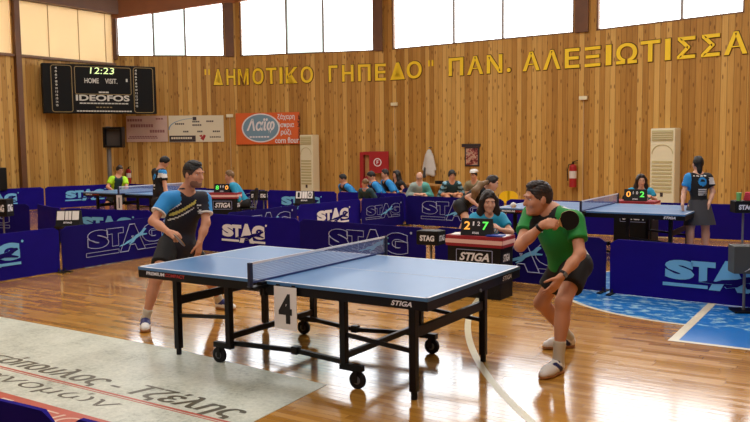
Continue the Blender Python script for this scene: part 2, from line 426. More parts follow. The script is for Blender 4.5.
def wall_piece(name, i, rects, mats, **k):
    return tag(uv_boxes(name,rects,WF[i],mats,**k),kind='structure')
WF=[]; WL=[]
for i in range(6):
    a=V3(*VP[i],0); b=V3(*VP[i+1],0); WF.append(frame(a,b-a,Z)); WL.append(float(np.linalg.norm(b-a)))
SILL=4.62
WIN=[(0.064,3.475,5.80,6.33),(0.14,4.645,6.35,6.95),(0.30,6.153,7.2,7.2),(0.172,3.95,7.2,7.2),(0.1,4.9,7.2,7.2)]
uo=0
for i in range(6):
    L=WL[i]; rects=[(0,L,0,SILL)] if i<5 else [(0,L,0,HC)]
    if i<5:
        u0,u1,t0,t1=WIN[i]; rects+=[(0,u0,SILL,HC),(u1,L,SILL,HC)]
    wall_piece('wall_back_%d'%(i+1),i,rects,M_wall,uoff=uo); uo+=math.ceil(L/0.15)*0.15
    if i<5:
        s=(t1-t0)/(u1-u0)
        M=WF[i]; f=MB()
        f.prism([(-0.02,t0+0.0),(u0,t0),(u1,t1),(L+0.02,t1),(L+0.02,HC),(-0.02,HC)],M@Matrix.Translation((0,0,-0.06)),0.16)
        tag(f.build('trim_%d'%(i+1),M_fascia),kind='structure')
MU=[(1.214,2.218),(1.734,2.978),(2.46,4.041),(2.46,),(1.7,3.3)]
for i in range(5):
    u0,u1,t0,t1=WIN[i]; M=WF[i]; top=lambda u:t0+(t1-t0)*(u-u0)/(u1-u0)
    w=MB(); w.box(((u0+u1)/2,SILL+0.02,-0.07),(u1-u0,0.05,0.10),M=M)
    w.box((u0+0.025,(SILL+t0)/2,-0.07),(0.05,t0-SILL,0.10),M=M); w.box((u1-0.025,(SILL+t1)/2,-0.07),(0.05,t1-SILL,0.10),M=M)
    wo=w.build('window_%d'%(i+1),M_frame); tag(wo,kind='structure')
    edges=[u0+0.05]+list(MU[i])+[u1-0.05]
    for k,um in enumerate(MU[i]):
        MB().box((um,(SILL+top(um))/2,-0.07),(0.06,top(um)-SILL,0.07),M=M).build('mullion',M_mull,wo)
    for k in range(len(edges)-1):
        a,b=edges[k]+.01,edges[k+1]-.01
        p=MB(); p.prism([(a,SILL+0.04),(b,SILL+0.04),(b,top(b)),(a,top(a))],M@Matrix.Translation((0,0,-0.09)),0.008)
        p.build('pane',M_pane2 if (i in(0,1) and k==1) else M_pane,wo)
# posts between the windows
for k,(i,u,w_) in enumerate(((0,3.64,0.27),(1,4.80,0.26),(2,6.38,0.36))):
    MB().box((u,(SILL+HC)/2,0.035),(w_,HC-SILL,0.07),M=WF[i]).build('trim_%d'%(k+7),M_beam).__setitem__('kind','structure')
# left wall
M_tan2=mat('seam_tan',(190,160,112),0.7)
ML=frame((-17.15,-12,0),(0,1,0),Z)
LW=[(1,7.0),(7.2,13.6),(13.8,20.42),(20.63,23.93)]; LS,LT=4.33,5.93
rects=[(0,24.05,0,LS),(0,24.05,LT,HC)]; e=0
for a,b in LW: rects.append((e,a,LS,LT)); e=b
rects.append((e,24.05,LS,LT))
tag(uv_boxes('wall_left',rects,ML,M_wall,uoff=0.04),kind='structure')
for k,(a,b) in enumerate(LW):
    w=MB(); w.box(((a+b)/2,LS+0.03,0.02),(b-a+.1,0.07,0.12),M=ML)
    wo=w.build('window_%d'%(k+6),M_frame); tag(wo,kind='structure')
    n=3 if k==3 else 5
    cuts=[21.642,22.686,23.677] if k==3 else [a+(b-a)*j/5 for j in range(1,5)]
    ed=[a]+cuts+[b]
    for j in range(len(ed)-1):
        MB().box(((ed[j]+ed[j+1])/2,(LS+LT)/2,-0.04),(ed[j+1]-ed[j]-0.02,LT-LS,0.01),M=ML).build('blind',M_blind,wo)
    for c in cuts: MB().box((c,(LS+LT)/2,-0.032),(0.022,LT-LS,0.02),M=ML).build('mullion',M_tan2,wo)
tag(MB().box((20.54,HC/2,0.06),(0.17,HC,0.16),M=ML).build('trim_10',M_beam),kind='structure')
tag(MB().box((12,LT+0.55,0.10),(24,1.1,0.3),M=ML).build('trim_11',M_beam),kind='structure')
tag(MB().box((0.03,(SILL+HC)/2-0.1,0.03),(0.12,HC-SILL,0.12),M=WF[0]).build('trim_12',M_beam),kind='structure')
# rest of the shell
tag(MB().box((-2.5,2,HC+0.06),(30,30,0.12)).build('ceiling',M_ceil),kind='structure')
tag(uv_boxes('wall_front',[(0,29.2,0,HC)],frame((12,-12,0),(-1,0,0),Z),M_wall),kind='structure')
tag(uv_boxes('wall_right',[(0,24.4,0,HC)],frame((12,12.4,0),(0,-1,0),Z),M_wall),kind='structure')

# conduits on the wall
M_tan=mat('tan_conduit',(206,176,128),0.5)
def conduit(i,u,z0,z1,label,box=True):
    M=WF[i]; t=thing('wall_conduit',label,'pipe',M@Vector((u,z0,0))); L=Matrix.Translation(-Vector(t.location))@M
    MB().cyl((L@Vector((u,z0,0.03))),(L@Vector((u,z1,0.03))),0.013,n=8).build('pipe',M_tan,t)
    if box: MB().box((u,z1,0.05),(0.22,0.10,0.08),M=L,bev=0.01).build('junction_box',M_ivory,t)
conduit(2,6.45,0.0,2.89,'thin pale conduit with junction box on boards beside fire extinguisher')
conduit(0,3.585,0.0,2.70,'thin pale conduit with junction box between cream and orange banners')
conduit(2,0.40,0.6,2.95,'thin pale conduit with junction box above red fire cabinet',True)

# ------------------------------------------------------------------ wall lettering
WORDS=[('ΔΗΜΟΤΙΚΟ','first',0,[(213,223),(226,235.6),(238,249),(252.4,264),(266,277),(279.5,283),(285.6,298),(300.6,313.4)]),
 ('ΓΗΠΕΔΟ','second',0,[(328.6,338),(342,354),(358,371),(375,386.4),(390.6,405.6),(407,422.4)]),
 ('ΠΑΝ.','third',0,[(449,464),(467.4,484),(487,503),(507,511.4)]),
 ('ΑΛΕΞΙΩΤΙΣΣΑ','last',0,[(523,540.4),(543.4,561),(565,580),(585,601),(606,612),(616.4,637.6),(640.6,660.6),(665,671),(677,695.6),(701,720),(724,747.6)])]
def wall_uv(px,py):
    v=RC@np.array([(px-375.0)/FPX,1.0,-(py-211.0)/FPX])
    for i in range(6):
        a=V3(*VP[i]); b=V3(*VP[i+1]); d=(b-a)
        A=np.array([[v[0],-d[0]],[v[1],-d[1]]]); t,s=np.linalg.solve(A,a-CAM[:2])
        if -1e-6<=s<=1.000001 and t>0: return i,s*WL[i],CAM[2]+t*v[2]
def on_bay(px,py,i):
    v=RC@np.array([(px-375.0)/FPX,1.0,-(py-211.0)/FPX]); a=V3(*VP[i]); d=V3(*VP[i+1])-a
    t,s=np.linalg.solve(np.array([[v[0],-d[0]],[v[1],-d[1]]]),a-CAM[:2]); return s*WL[i]
ORD=['first','second','third','fourth','fifth','sixth','seventh','eighth','ninth','tenth','eleventh']
def wall_glyph(ch,u0,u1,z0,h,i,label):
    M=WF[i]; t=thing('wall_letter',label,'letter',M@Vector((u0,z0,0)),0,'yellow letters on the wall')
    L=Matrix.Translation(-Vector(t.location))@M
    lettering([(ch,L@Matrix.Translation((0,0,0.008)),u0,z0,u1-u0,h,{'bold':0.02})],M_yellow,t,'face',depth=0.03)
    lettering([(ch,L@Matrix.Translation((0,0,0.004)),u0-.022,z0-.022,u1-u0+.044,h+.044,{'bold':0.02,'outline':0.022})],M_yedge,t,'edge')
for w,wn,_,cols in WORDS:
    for k,(ch,(p0,p1)) in enumerate(zip(w,cols)):
        i=wall_uv((p0+p1)/2,70)[0]; u0=on_bay(p0+0.3,70,i); u1=on_bay(p1-0.3,70,i)
        z0,h=3.70,0.52
        if ch=='.': h=0.12
        wall_glyph(ch,u0,u1,z0,h,i,('yellow full stop ending' if ch=='.' else 'yellow letter %s, %s of'%(ch,ORD[k]))+' the %s word (%s) on the wood wall'%(wn,w))
for px,lab in ((205.5,'opening'),(429.5,'closing')):
    i,u,_z=wall_uv(px,75); M=WF[i]
    t=thing('quotation_mark','yellow %s quotation mark of the wall lettering'%lab,'letter',M@Vector((u,4.0,0)),0,'yellow letters on the wall')
    L=Matrix.Translation(-Vector(t.location))@M
    for k in (0,1): MB().box((u+k*0.12,4.12,0.02),(0.05,0.18,0.03),M=L).build('stroke',M_yellow,t)

# ------------------------------------------------------------------ electronic scoreboard across the corner
A=at(42,88.5,23.0); B=at(155,92,24.6); A[2]=B[2]=0
M_sb=mat('scoreboard_black',(9,10,10),0.6,spec=.2); M_sbl=mat('scoreboard_print',(200,200,190),0.5); M_gold=mat('scoreboard_trim',(150,128,76),0.5)
M_led=mat('led_digits',(214,240,170),0.5,emit=0.9)
t=thing('electronic_scoreboard','long black electronic scoreboard showing 12:23 mounted across the wall corner','scoreboard',(A[0],A[1],2.73),math.atan2(B[1]-A[1],B[0]-A[0]))
LB=float(np.linalg.norm(B-A)); HB=1.44
FR=frame((0,-0.15,0),(1,0,0),(0,0,1))
MB().box((LB/2,0.0,HB/2),(LB,0.30,HB),bev=0.015).build('cabinet',M_sb,t)
def rrect(x0,y0,x1,y1,r,w):
    def loop(o):
        P=[]
        for cx,cy,a in ((x1-r,y1-r,0),(x0+r,y1-r,90),(x0+r,y0+r,180),(x1-r,y0+r,270)):
            for k in range(5):
                g=math.radians(a+k*22.5); P.append((cx+(r-o)*math.cos(g),cy+(r-o)*math.sin(g)))
        return P
    return loop(0),loop(w)
def outline(mb,M,x0,y0,x1,y1,r,w,z=0.003):
    a,b=rrect(x0,y0,x1,y1,r,w); n=len(a)
    for i in range(n):
        j=(i+1)%n; mb.quad([M@Vector((*a[i],z)),M@Vector((*a[j],z)),M@Vector((*b[j],z)),M@Vector((*b[i],z))])
o=MB()
outline(o,FR,0.055*LB+.05,0.03,0.25*LB,HB-.04,.08,.018); outline(o,FR,0.27*LB,0.56,0.77*LB,HB-.06,.06,.018); outline(o,FR,0.79*LB,0.03,0.975*LB,HB-.04,.08,.018)
o.build('panel_trim',M_gold,t)
lettering([('12:23',FR,0.405*LB,1.17,0.215*LB,0.19,{'z':0.004,'shear':.1})],M_led,t,'clock_digits')
it=[('HOME',FR,0.355*LB,0.89,0.125*LB,0.15,{'z':0.004,'bold':0.02}),('VISIT.',FR,0.535*LB,0.89,0.11*LB,0.15,{'z':0.004,'bold':0.02}),
    ('IDEOFOS',FR,0.275*LB,0.37,0.475*LB,0.18,{'z':0.004,'bold':0.03})]
for k in range(12):
    for c in (0.10,0.80): it.append((str(k+4),FR,c*LB+.02,HB-0.16-k*0.098,0.06,0.06,{'z':0.004,'bold':0.03}))
lettering(it,M_sbl,t)
o=MB(); 
for k in range(14): o.box((0.32*LB+k*0.031*LB,0.30,0.004),(0.026*LB,0.035,0.004),M=FR)
o.build('small_print',M_sbl,t); o=MB()
for k in range(20): o.box((0.29*LB+k*0.0245*LB,0.07,0.004),(0.02*LB,0.035,0.004),M=FR)
o.build('small_print',M_sbl,t); o=MB()
for k in range(3): o.box((0.49*LB+k*0.03*LB,0.63,0.004),(0.027*LB,0.04,0.004),M=FR)
o.build('small_print',M_sbl,t)
MB().box((0.73*LB,1.0,0.004),(0.05,0.09,0.004),M=FR).build('lamp',M_sbl,t)
o=MB()
for k in range(5): o.box((0.46*LB+k*0.03*LB,0.185,0.004),(0.02*LB,0.03,0.004),M=FR)
o.build('small_print',M_gold,t)
MB().bar((0.3,0.1,0.7),(0.1,0.9,0.7),0.06,0.06).bar((LB-.4,0.1,0.7),(LB-.5,0.7,0.7),0.06,0.06).build('bracket',M_blackm,t)

# ------------------------------------------------------------------ banners on the wall
def wall_thing(name,label,cat,i,u,z,group=None):
    M=WF[i]; t=thing(name,label,cat,M@Vector((u,z,0)),0,group); return t,Matrix.Translation(-Vector(t.location))@M
M_orange=mat('banner_orange',(226,104,44),0.55,noise=0.08,nscale=3); M_disc=mat('banner_disc',(120,158,182),0.5); M_cream=mat('banner_cream',(222,216,190),0.5)
M_pinkb=mat('banner_pink',(206,180,170),0.55,noise=0.15,nscale=4); M_dkp=mat('banner_dark_print',(58,48,50),0.5); M_redp=mat('banner_red_print',(176,44,44),0.5)
a0=V3(*VP[0],0); 
pO0=V3(*(WF[0]@Vector((3.78,0,0.05)))); pO1=V3(*(WF[1]@Vector((2.16,0,0.05))))
wO=float(np.linalg.norm(pO1-pO0)); t=thing('advertising_banner','orange banner with a blue disc and white Greek words under the wall letters','banner',(pO0[0],pO0[1],1.76),math.atan2(pO1[1]-pO0[1],pO1[0]-pO0[0]),'banners on the wall')
F=frame((0,-0.02,0),(1,0,0),Z)
MB().box((wO/2,0,0.51),(wO,0.02,1.02)).build('sheet',M_orange,t)
d=MB(); e=MB(); n=40
ell=lambda rx,rz:[(0.87+rx*math.cos(2*math.pi*k/n),0.53+rz*math.sin(2*math.pi*k/n)) for k in range(n)]
e.prism(ell(0.66,0.47),F,0.002); e.build('disc_rim',M_white,t); d.prism(ell(0.61,0.43),F@Matrix.Translation((0,0,0.002)),0.002); d.build('disc',M_disc,t)
lettering([('Λαϊφ',F,0.38,0.34,0.98,0.50,{'z':0.006,'bold':0.03,'shear':0.2}),('ζάχαρη',F,1.46,0.76,0.58,0.21,{'z':0.003,'bold':0.02}),('όσπρια',F,1.46,0.50,0.56,0.21,{'z':0.003,'bold':0.02}),
  ('ρύζι',F,1.56,0.26,0.36,0.22,{'z':0.003,'bold':0.02}),('corn flour',F,1.36,0.03,0.82,0.19,{'z':0.003,'bold':0.02})],M_white,t)
lettering([('www.laif.gr',F,1.755,0.46,0.86,0.10,{'z':0.003,'bold':0.02,'rot':math.pi/2})],M_ink,t)
o=MB()
for k in range(7): o.box((0.52+k*0.10,0.24,0.006),(0.075,0.05,0.003),M=F)
o.build('small_print',M_white,t)
t,L=wall_thing('advertising_banner','cream sponsor board with dark band and red emblem right of pinkish banner','banner',0,1.62,1.86,'banners on the wall')
Lf=L@Matrix.Translation((0,0,0.03))
MB().box((2.50,2.29,0.0),(1.76,0.86,0.02),M=Lf).build('sheet',M_cream,t)
MB().box((2.05,1.97,0.012),(0.84,0.20,0.004),M=Lf).build('dark_band',M_dkp,t)
o=MB()
for k in range(9): o.box((1.72+k*0.075,1.99,0.016),(0.06,0.06,0.003),M=Lf)
o.build('small_print',M_cream,t); o=MB()
for k in range(7): o.box((2.90+k*0.07,2.04,0.013),(0.055,0.05,0.003),M=Lf)
o.build('small_print',M_cream,t); 
o=MB()
for x,z,w_ in ((1.85,2.45,.3),(2.4,2.52,.28),(2.4,2.41,.34),(2.85,2.53,.26),(2.1,2.2,.2),(2.55,2.2,.22),(3.05,2.2,.24),(2.95,2.02,.4)):
    o=MB()
    for k in range(int(w_/0.06)): o.box((x+k*0.06,z,0.013),(0.045,0.05,0.003),M=Lf)
    o.build('small_print',M_dkp,t)
MB().box((2.45,2.62,0.013),(0.12,0.11,0.003),M=Lf).build('emblem',M_dkp,t)
o=MB(); 
for k in range(16):
    g0=math.radians(95+k*5.5); g1=math.radians(95+(k+1)*5.5); R0,R1=0.80,0.84
    P=lambda r,g:Lf@Vector((2.45+r*math.cos(g)*1.0,2.28+r*math.sin(g)*0.42,0.014))
    o.quad([P(R0,g0),P(R1,g0),P(R1,g1),P(R0,g1)])
o.build('arc',M_disc,t)
o=MB(); o.prism([(2.62,1.97),(2.72,1.90),(2.80,2.06),(2.74,2.10)],Lf@Matrix.Translation((0,0,.012)),.003); o.prism([(2.58,2.06),(2.66,2.0),(2.68,2.1)],Lf@Matrix.Translation((0,0,.012)),.003); o.build('emblem',M_redp,t)
t,L=wall_thing('advertising_banner','faded pinkish banner partly behind the black electronic scoreboard','banner',0,0.30,1.88,'banners on the wall')
Lf=L@Matrix.Translation((0,0,0.03))
MB().box((0.93,2.30,0.0),(1.30,0.84,0.02),M=Lf).build('sheet',M_pinkb,t)
o=MB()
for x,z,w_,h in ((0.35,2.58,.55,.08),(0.45,2.40,.75,.10),(1.25,2.62,.25,.05),(1.05,2.22,.5,.09),(0.4,2.05,.9,.04),(0.35,2.0,1.0,.03)):
    o=MB()
    for k in range(int(w_/0.08)): o.box((x+k*0.08,z,0.013),(0.065,h,0.003),M=Lf)
    o.build('faded_print',mat('faded_print',(150,104,104),0.6),t)

# ------------------------------------------------------------------ wall fittings
def air_conditioner(i,u0,u1,label,dep,tw=0.0):
    M=WF[i]@Matrix.Translation(((u0+u1)/2,0,abs(tw)*.5))@Matrix.Rotation(tw,4,'Y')@Matrix.Translation((-(u0+u1)/2,0,0)); t=thing('air_conditioner',label,'air conditioner',M@Vector(((u0+u1)/2,0,dep/2)),0,'floor-standing air conditioners')
    L=Matrix.Translation(-Vector(t.location))@M; w=u1-u0; c=(u0+u1)/2
    MB().box((c,1.02,dep/2+.01),(w,2.04,dep),M=L,bev=0.03).build('body',M_ivory,t)
    g=MB(); 
    for k in range(9): g.box((c,0.50+k*0.09,dep+.016),(w*0.8,0.05,0.02),M=L)
    g.build('intake_grille',M_ivory2,t)
    MB().box((c,1.86,dep+.014),(w*0.86,0.26,0.02),M=L,bev=.008).build('outlet',M_ivory2,t)
    v=MB()
    for k in range(4): v.box((c,1.78+k*0.055,dep+.03),(w*0.78,0.012,0.03),M=L)
    v.build('louvre',M_ivory,t)
    ar=MB(); P=[]
    for k in range(13):
        g_=math.pi*k/12; P.append(L@Vector((c+w*0.42*math.cos(g_),1.42+0.22*math.sin(g_),dep+.018)))
    ar.tube(P,0.010,n=6); ar.build('arch_moulding',M_ivory2,t)
    MB().box((c,0.42,dep+.014),(0.07,0.10,0.01),M=L).build('badge',M_dkp,t)
air_conditioner(3,1.90,2.53,'cream floor-standing air conditioner behind the seated umpire in turquoise on the right',0.32)
air_conditioner(1,2.40,2.90,'cream floor-standing air conditioner right of the orange banner',0.36,tw=-0.34)
M_exw=mat('extinguisher_label',(220,214,206),0.5)
def extinguisher(p,label,s):
    t=thing('fire_extinguisher',label,'fire extinguisher',p,0,'fire extinguishers')
    b=MB(); b.cyl((0,0,0),(0,0,0.50*s),0.09*s,n=18); b.sphere((0,0,0.50*s),(0.09*s,0.09*s,0.07*s)); b.build('cylinder',M_red,t,True)
    MB().cyl((0,0,0.22*s),(0,0,0.40*s),0.092*s,n=18).build('label_band',M_exw,t,True)
    v=MB(); v.cyl((0,0,0.55*s),(0,0,0.62*s),0.025*s); v.bar((-0.02,0,0.62*s),(0.12*s,0,0.66*s),0.025*s,0.02*s); v.bar((-0.02,0,0.60*s),(0.11*s,0,0.60*s),0.02*s,0.015*s); v.build('valve_handle',M_blackm,t)
    MB().tube([(0.0,0,0.58*s),(-0.10*s,-.02,0.56*s),(-0.13*s,-.03,0.40*s),(-0.11*s,-.05,0.15*s)],0.012*s,n=7).build('hose',M_rubber,t,True)
    MB().box((0,0.10*s,0.45*s),(0.05,0.05*s,0.08)).build('bracket',M_grey,t)
p=WF[2]@Vector((6.22,0.52,0.15)); extinguisher(p,'red fire extinguisher hanging on the boards right of the framed picture',1.08)
p=WF[0]@Vector((0.32,0.55,0.15)); extinguisher(p,'red fire extinguisher with white label hanging near the corner under the pinkish banner',0.82)
# fire hose cabinet
M=frame(V3(*(WF[1]@Vector((4.20,0.0,0.04)))), V3(*(WF[2]@Vector((0.20,0,0.04))))-V3(*(WF[1]@Vector((4.20,0.0,0.04)))), Z)
t=thing('fire_hose_cabinet','open red fire hose cabinet with round white sign on its door','fire cabinet',M.translation); L=Matrix.Translation(-M.translation)@M
o=MB(); o.box((0.06,0.85,0.07),(0.12,1.26,0.16),M=L); o.box((0.42,1.44,0.07),(0.60,0.10,0.16),M=L); o.box((0.42,0.26,0.07),(0.60,0.08,0.16),M=L); o.build('frame',M_red,t)
MB().box((0.38,0.85,0.0),(0.5,1.1,0.02),M=L).build('back_panel',M_wood,t)
MB().box((0.66,1.16,0.22),(0.64,0.68,0.04),M=L,bev=0.01).build('door',M_red,t)
o=MB(); ring=[(0.62+0.13*math.cos(2*math.pi*k/24),1.16+0.13*math.sin(2*math.pi*k/24)) for k in range(24)]; o.prism(ring,L@Matrix.Translation((0,0,.241)),.003); sg=o.build('round_sign',M_white,t)
o=MB(); ring=[(0.62+0.10*math.cos(2*math.pi*k/24),1.16+0.10*math.sin(2*math.pi*k/24)) for k in range(24)]; o.prism(ring,L@Matrix.Translation((0,0,.245)),.002); o.build('sign_field',M_red,t)
lettering([('F',L,0.59,1.10,0.06,0.12,{'z':.249,'bold':.03})],M_white,t,'sign_letter')
MB().cyl(L@Vector((0.3,0.55,0.02)),L@Vector((0.3,0.55,0.12)),0.20,n=20).build('hose_reel',M_redcl,t,True)
# framed picture
M_icon=NT('woven_picture'); tc=M_icon.n('ShaderNodeTexCoord'); nn=M_icon.noise(tc.outputs['Object'],9.0,4.0,0.7)
M_icon.l(M_icon.ramp(nn,[(0.35,srgb(60,30,28)),(0.48,srgb(150,60,56)),(0.56,srgb(206,176,150)),(0.68,srgb(90,52,60))]),M_icon.b.inputs['Base Color']); M_icon=M_icon.m
t,L=wall_thing('framed_picture','small reddish framed picture hanging on the boards under a dark rail','picture',2,3.1,1.06)
MB().box((3.1,1.33,0.02),(0.46,0.56,0.03),M=L).build('picture_frame',M_dkp,t); MB().box((3.1,1.33,0.035),(0.38,0.48,0.012),M=L).build('canvas',M_icon,t)
MB().box((3.07,1.66,0.03),(0.60,0.09,0.05),M=L).build('rail',M_dkp,t)
# black speaker cage on a grey post near the corner
p=at(111,203,24.4); t=thing('grey_post_with_speaker','grey post carrying a square black box speaker below the scoreboard','speaker',(p[0],p[1],0))
MB().cyl((0,0,0),(0,0,2.35),0.07,n=12).cyl((0,0,0),(0,0,0.04),0.22,n=16).build('post',M_grey,t)
MX=frame((0,0,0),CR,Z)
o=MB()
for x in (-.06,.46): o.box((x,2.02,0.1),(0.06,0.62,0.30),M=MX)
for y in (1.74,2.30): o.box((0.2,y,0.1),(0.55,0.06,0.30),M=MX)
o.build('speaker_case',M_blackm,t); MB().box((0.2,2.02,0.0),(0.46,0.50,0.16),M=MX).build('speaker_front',mat('speaker_mesh',(64,56,50),0.7),t)
MB().bar((0.05,0,1.80),(0.0,0,1.5),.05,.05).build('bracket',M_blackm,t)
# doorway edge at far left
p=at(0.5,190,21.5); t=thing('black_loudspeaker','tall black loudspeaker cut by the left picture edge beside boards','speaker',(p[0],p[1],0))
MB().box((-.05,0,0.90),(0.30,0.3,0.62),bev=.02).build('case',M_blackm,t); MB().cyl((-.05,0,0),(-.05,0,0.62),0.03).cyl((-.05,0,0),(-.05,0,0.03),0.2).build('stand',M_blackm,t)

# ================================================================== TABLES
def tt_table(cx,cy,label):
    t=thing('table_tennis_table',label,'table',(cx,cy,0),0,'table tennis tables')
    for s in (-1,1):
        top=MB(); top.box((s*0.6875,0,0.748),(1.365,1.525,0.024),bev=0.003); tp=top.build('tabletop',M_top,t)
        ln=MB()
        for y in (-0.7525,0.7525): ln.box((s*0.6875,y,0.7607),(1.365,0.02,0.0012))
        ln.box((s*1.36,0,0.7607),(0.02,1.525,0.0012)); ln.box((s*0.6875,0,0.7608),(1.365,0.004,0.0012)); ln.build('white_lines',M_tline,tp)
        ap=MB()
        for y in (-0.745,0.745): ap.box((s*0.6875,y,0.704),(1.36,0.03,0.062))
        ap.box((s*1.352,0,0.704),(0.03,1.50,0.062)); ap.box((s*0.03,0,0.706),(0.03,1.46,0.05)); ap.box((s*0.69,0.0,0.71),(0.04,1.46,0.04)); ap.build('apron',M_blackm,t)
        for y in (-0.553,0.553):
            lg=MB(); lg.box((s*1.142,y,0.385),(0.052,0.052,0.66),bev=0.004); lo=lg.build('leg',M_blackm,t)
            MB().cyl((s*1.142,y,0),(s*1.142,y,0.055),0.022,n=12).build('foot',M_rubber,lo)
            c=MB(); c.box((s*0.56,y,0.43),(0.05,0.05,0.57),bev=0.004); c.box((s*0.625,y,0.150),(0.19,0.05,0.045),bev=0.004); co=c.build('carriage_post',M_blackm,t)
            k=MB(); k.cyl((s*0.675,y-0.014,0.064),(s*0.675,y+0.014,0.064),0.064,n=22); wh=k.build('wheel',M_rubber,co,True)
            MB().cyl((s*0.675,y-0.018,0.064),(s*0.675,y+0.018,0.064),0.03,n=14).build('hub',M_grey,co)
            h=MB()
            for e in (-0.024,0.024): h.box((s*0.668,y+e,0.092),(0.03,0.008,0.09))
            h.box((s*0.668,y,0.13),(0.04,0.055,0.02)); h.build('caster_fork',M_blackm,co)
            MB().bar((s*1.142,y,0.335),(s*0.56,y,0.385),0.02,0.03).build('folding_strut',M_blackm,t)
            MB().bar((s*0.56,y*0.93,0.165),(s*0.02,y*0.74,0.155),0.03,0.035).build('low_link',M_blackm,t)
        MB().bar((s*1.142,-0.53,0.463),(s*1.142,0.53,0.463),0.03,0.07).build('end_crossbar',M_blackm,t)
        MB().bar((s*0.56,-0.53,0.225),(s*0.56,0.53,0.225),0.03,0.045).build('carriage_crossbar',M_blackm,t)
    for y in (-0.41,0.41): MB().box((0,y,0.16),(0.06,0.06,0.06),bev=.005).build('link_joint',M_blackm,t)
    F=frame((0,-0.761,0),(1,0,0),Z); E_=frame((1.3685,0,0),(0,1,0),Z)
    lettering([('PREMIUM',F,-1.27,0.700,0.21,0.028,{'bold':.03}),('STIGA',F,1.09,0.690,0.16,0.034,{'bold':.03,'shear':.3}),('STIGA',E_,0.42,0.690,0.17,0.036,{'bold':.03,'shear':.3})],M_white,t)
    lettering([('COMPACT',F,-1.05,0.700,0.22,0.028,{'bold':.03})],M_redp,t)
    MB().cyl((1.368,0.02,0.685),(1.378,0.02,0.685),0.012,n=10).build('bolt',M_grey,t)
    return t
def tt_net(cx,cy,label):
    t=thing('table_tennis_net',label,'net',(cx,cy,0.76),0,'table tennis nets')
    bm=bmesh.new(); uvl=bm.loops.layers.uv.new('UVMap'); n=24
    for k in range(n):
        y0=-0.90+1.80*k/n; y1=-0.90+1.80*(k+1)/n
        sag=lambda y:-0.004*(1-(y/0.9)**2)
        P=[(0,y0,0.004),(0,y1,0.004),(0,y1,0.140+sag(y1)),(0,y0,0.140+sag(y0))]
        f=bm.faces.new([bm.verts.new(p) for p in P])
        for l,p in zip(f.loops,P): l[uvl].uv=(p[1],p[2])
    me=bpy.data.meshes.new('mesh_panel'); bm.to_mesh(me); bm.free(); link('mesh_panel',me,M_net,t)
    MB().bar((0,-0.905,0.145),(0,0.905,0.145),0.008,0.016).build('top_tape',M_white,t)
    MB().bar((0,-0.90,0.006),(0,0.90,0.006),0.008,0.012).build('bottom_cord',mat('net_blue',(40,60,120),0.6),t)
    for s in (-1,1):
        MB().box((0,s*0.915,0.065),(0.03,0.03,0.175),bev=.004).build('post',mat('net_post',(30,38,66),0.4),t)
        MB().box((0,s*0.84,-0.035),(0.06,0.17,0.022)).box((0,s*0.79,-0.02),(0.05,0.06,0.035)).cyl((0,s*0.80,-0.10),(0,s*0.80,-0.04),0.012).build('clamp',M_blackm,t)
    return t
T4=tt_table(0,0,'blue table tennis table in front, between the player in navy and the player in green')
N4=tt_net(0,0,'net clamped across the front table above the number four card')
T3=copy_tree(T4); T3.location=(0.2,6.70,0); T3['label']='blue table tennis table behind the green player, beside the woman seen from behind'
N3=copy_tree(N4); N3.location=(0.2,6.70,0.76); N3['label']='blue net across the table on the right behind the green player'
T1=copy_tree(T4); T1.location=(-9.63,6.72,0); T1['label']='far left table tennis table with number one card by boy in lime sleeves'
N1=copy_tree(N4); N1.location=(-9.63,6.72,0.76); N1['label']='net across the far left table beside the man in black'
def number_card(x0,x1,z0,z1,y,ch,label):
    t=thing('number_card',label,'number sign',((x0+x1)/2,y,z0),0,'table number cards'); w=x1-x0; h=z1-z0
    MB().box((0,0,h/2),(w,0.004,h)).build('card',M_paper,t)
    F=frame((0,-0.0035,0),(1,0,0),Z)
    lettering([(ch,F,-w*0.30 if ch!='1' else -w*.09,h*0.14,w*0.60 if ch!='1' else w*.18,h*0.70,{'bold':.04})],M_ink,t,'numeral')
    MB().box((-w*.35,0.006,h-0.01),(0.03,0.008,0.05)).box((w*.35,0.006,h-0.01),(0.03,0.008,0.05)).build('clip',M_blackm,t)
number_card(0.11,0.315,0.425,0.735,-0.785,'4','white card with black number four hanging from the front table')
number_card(-9.655,-9.485,0.42,0.74,5.765,'1','white card with black number one hanging from the far left table')

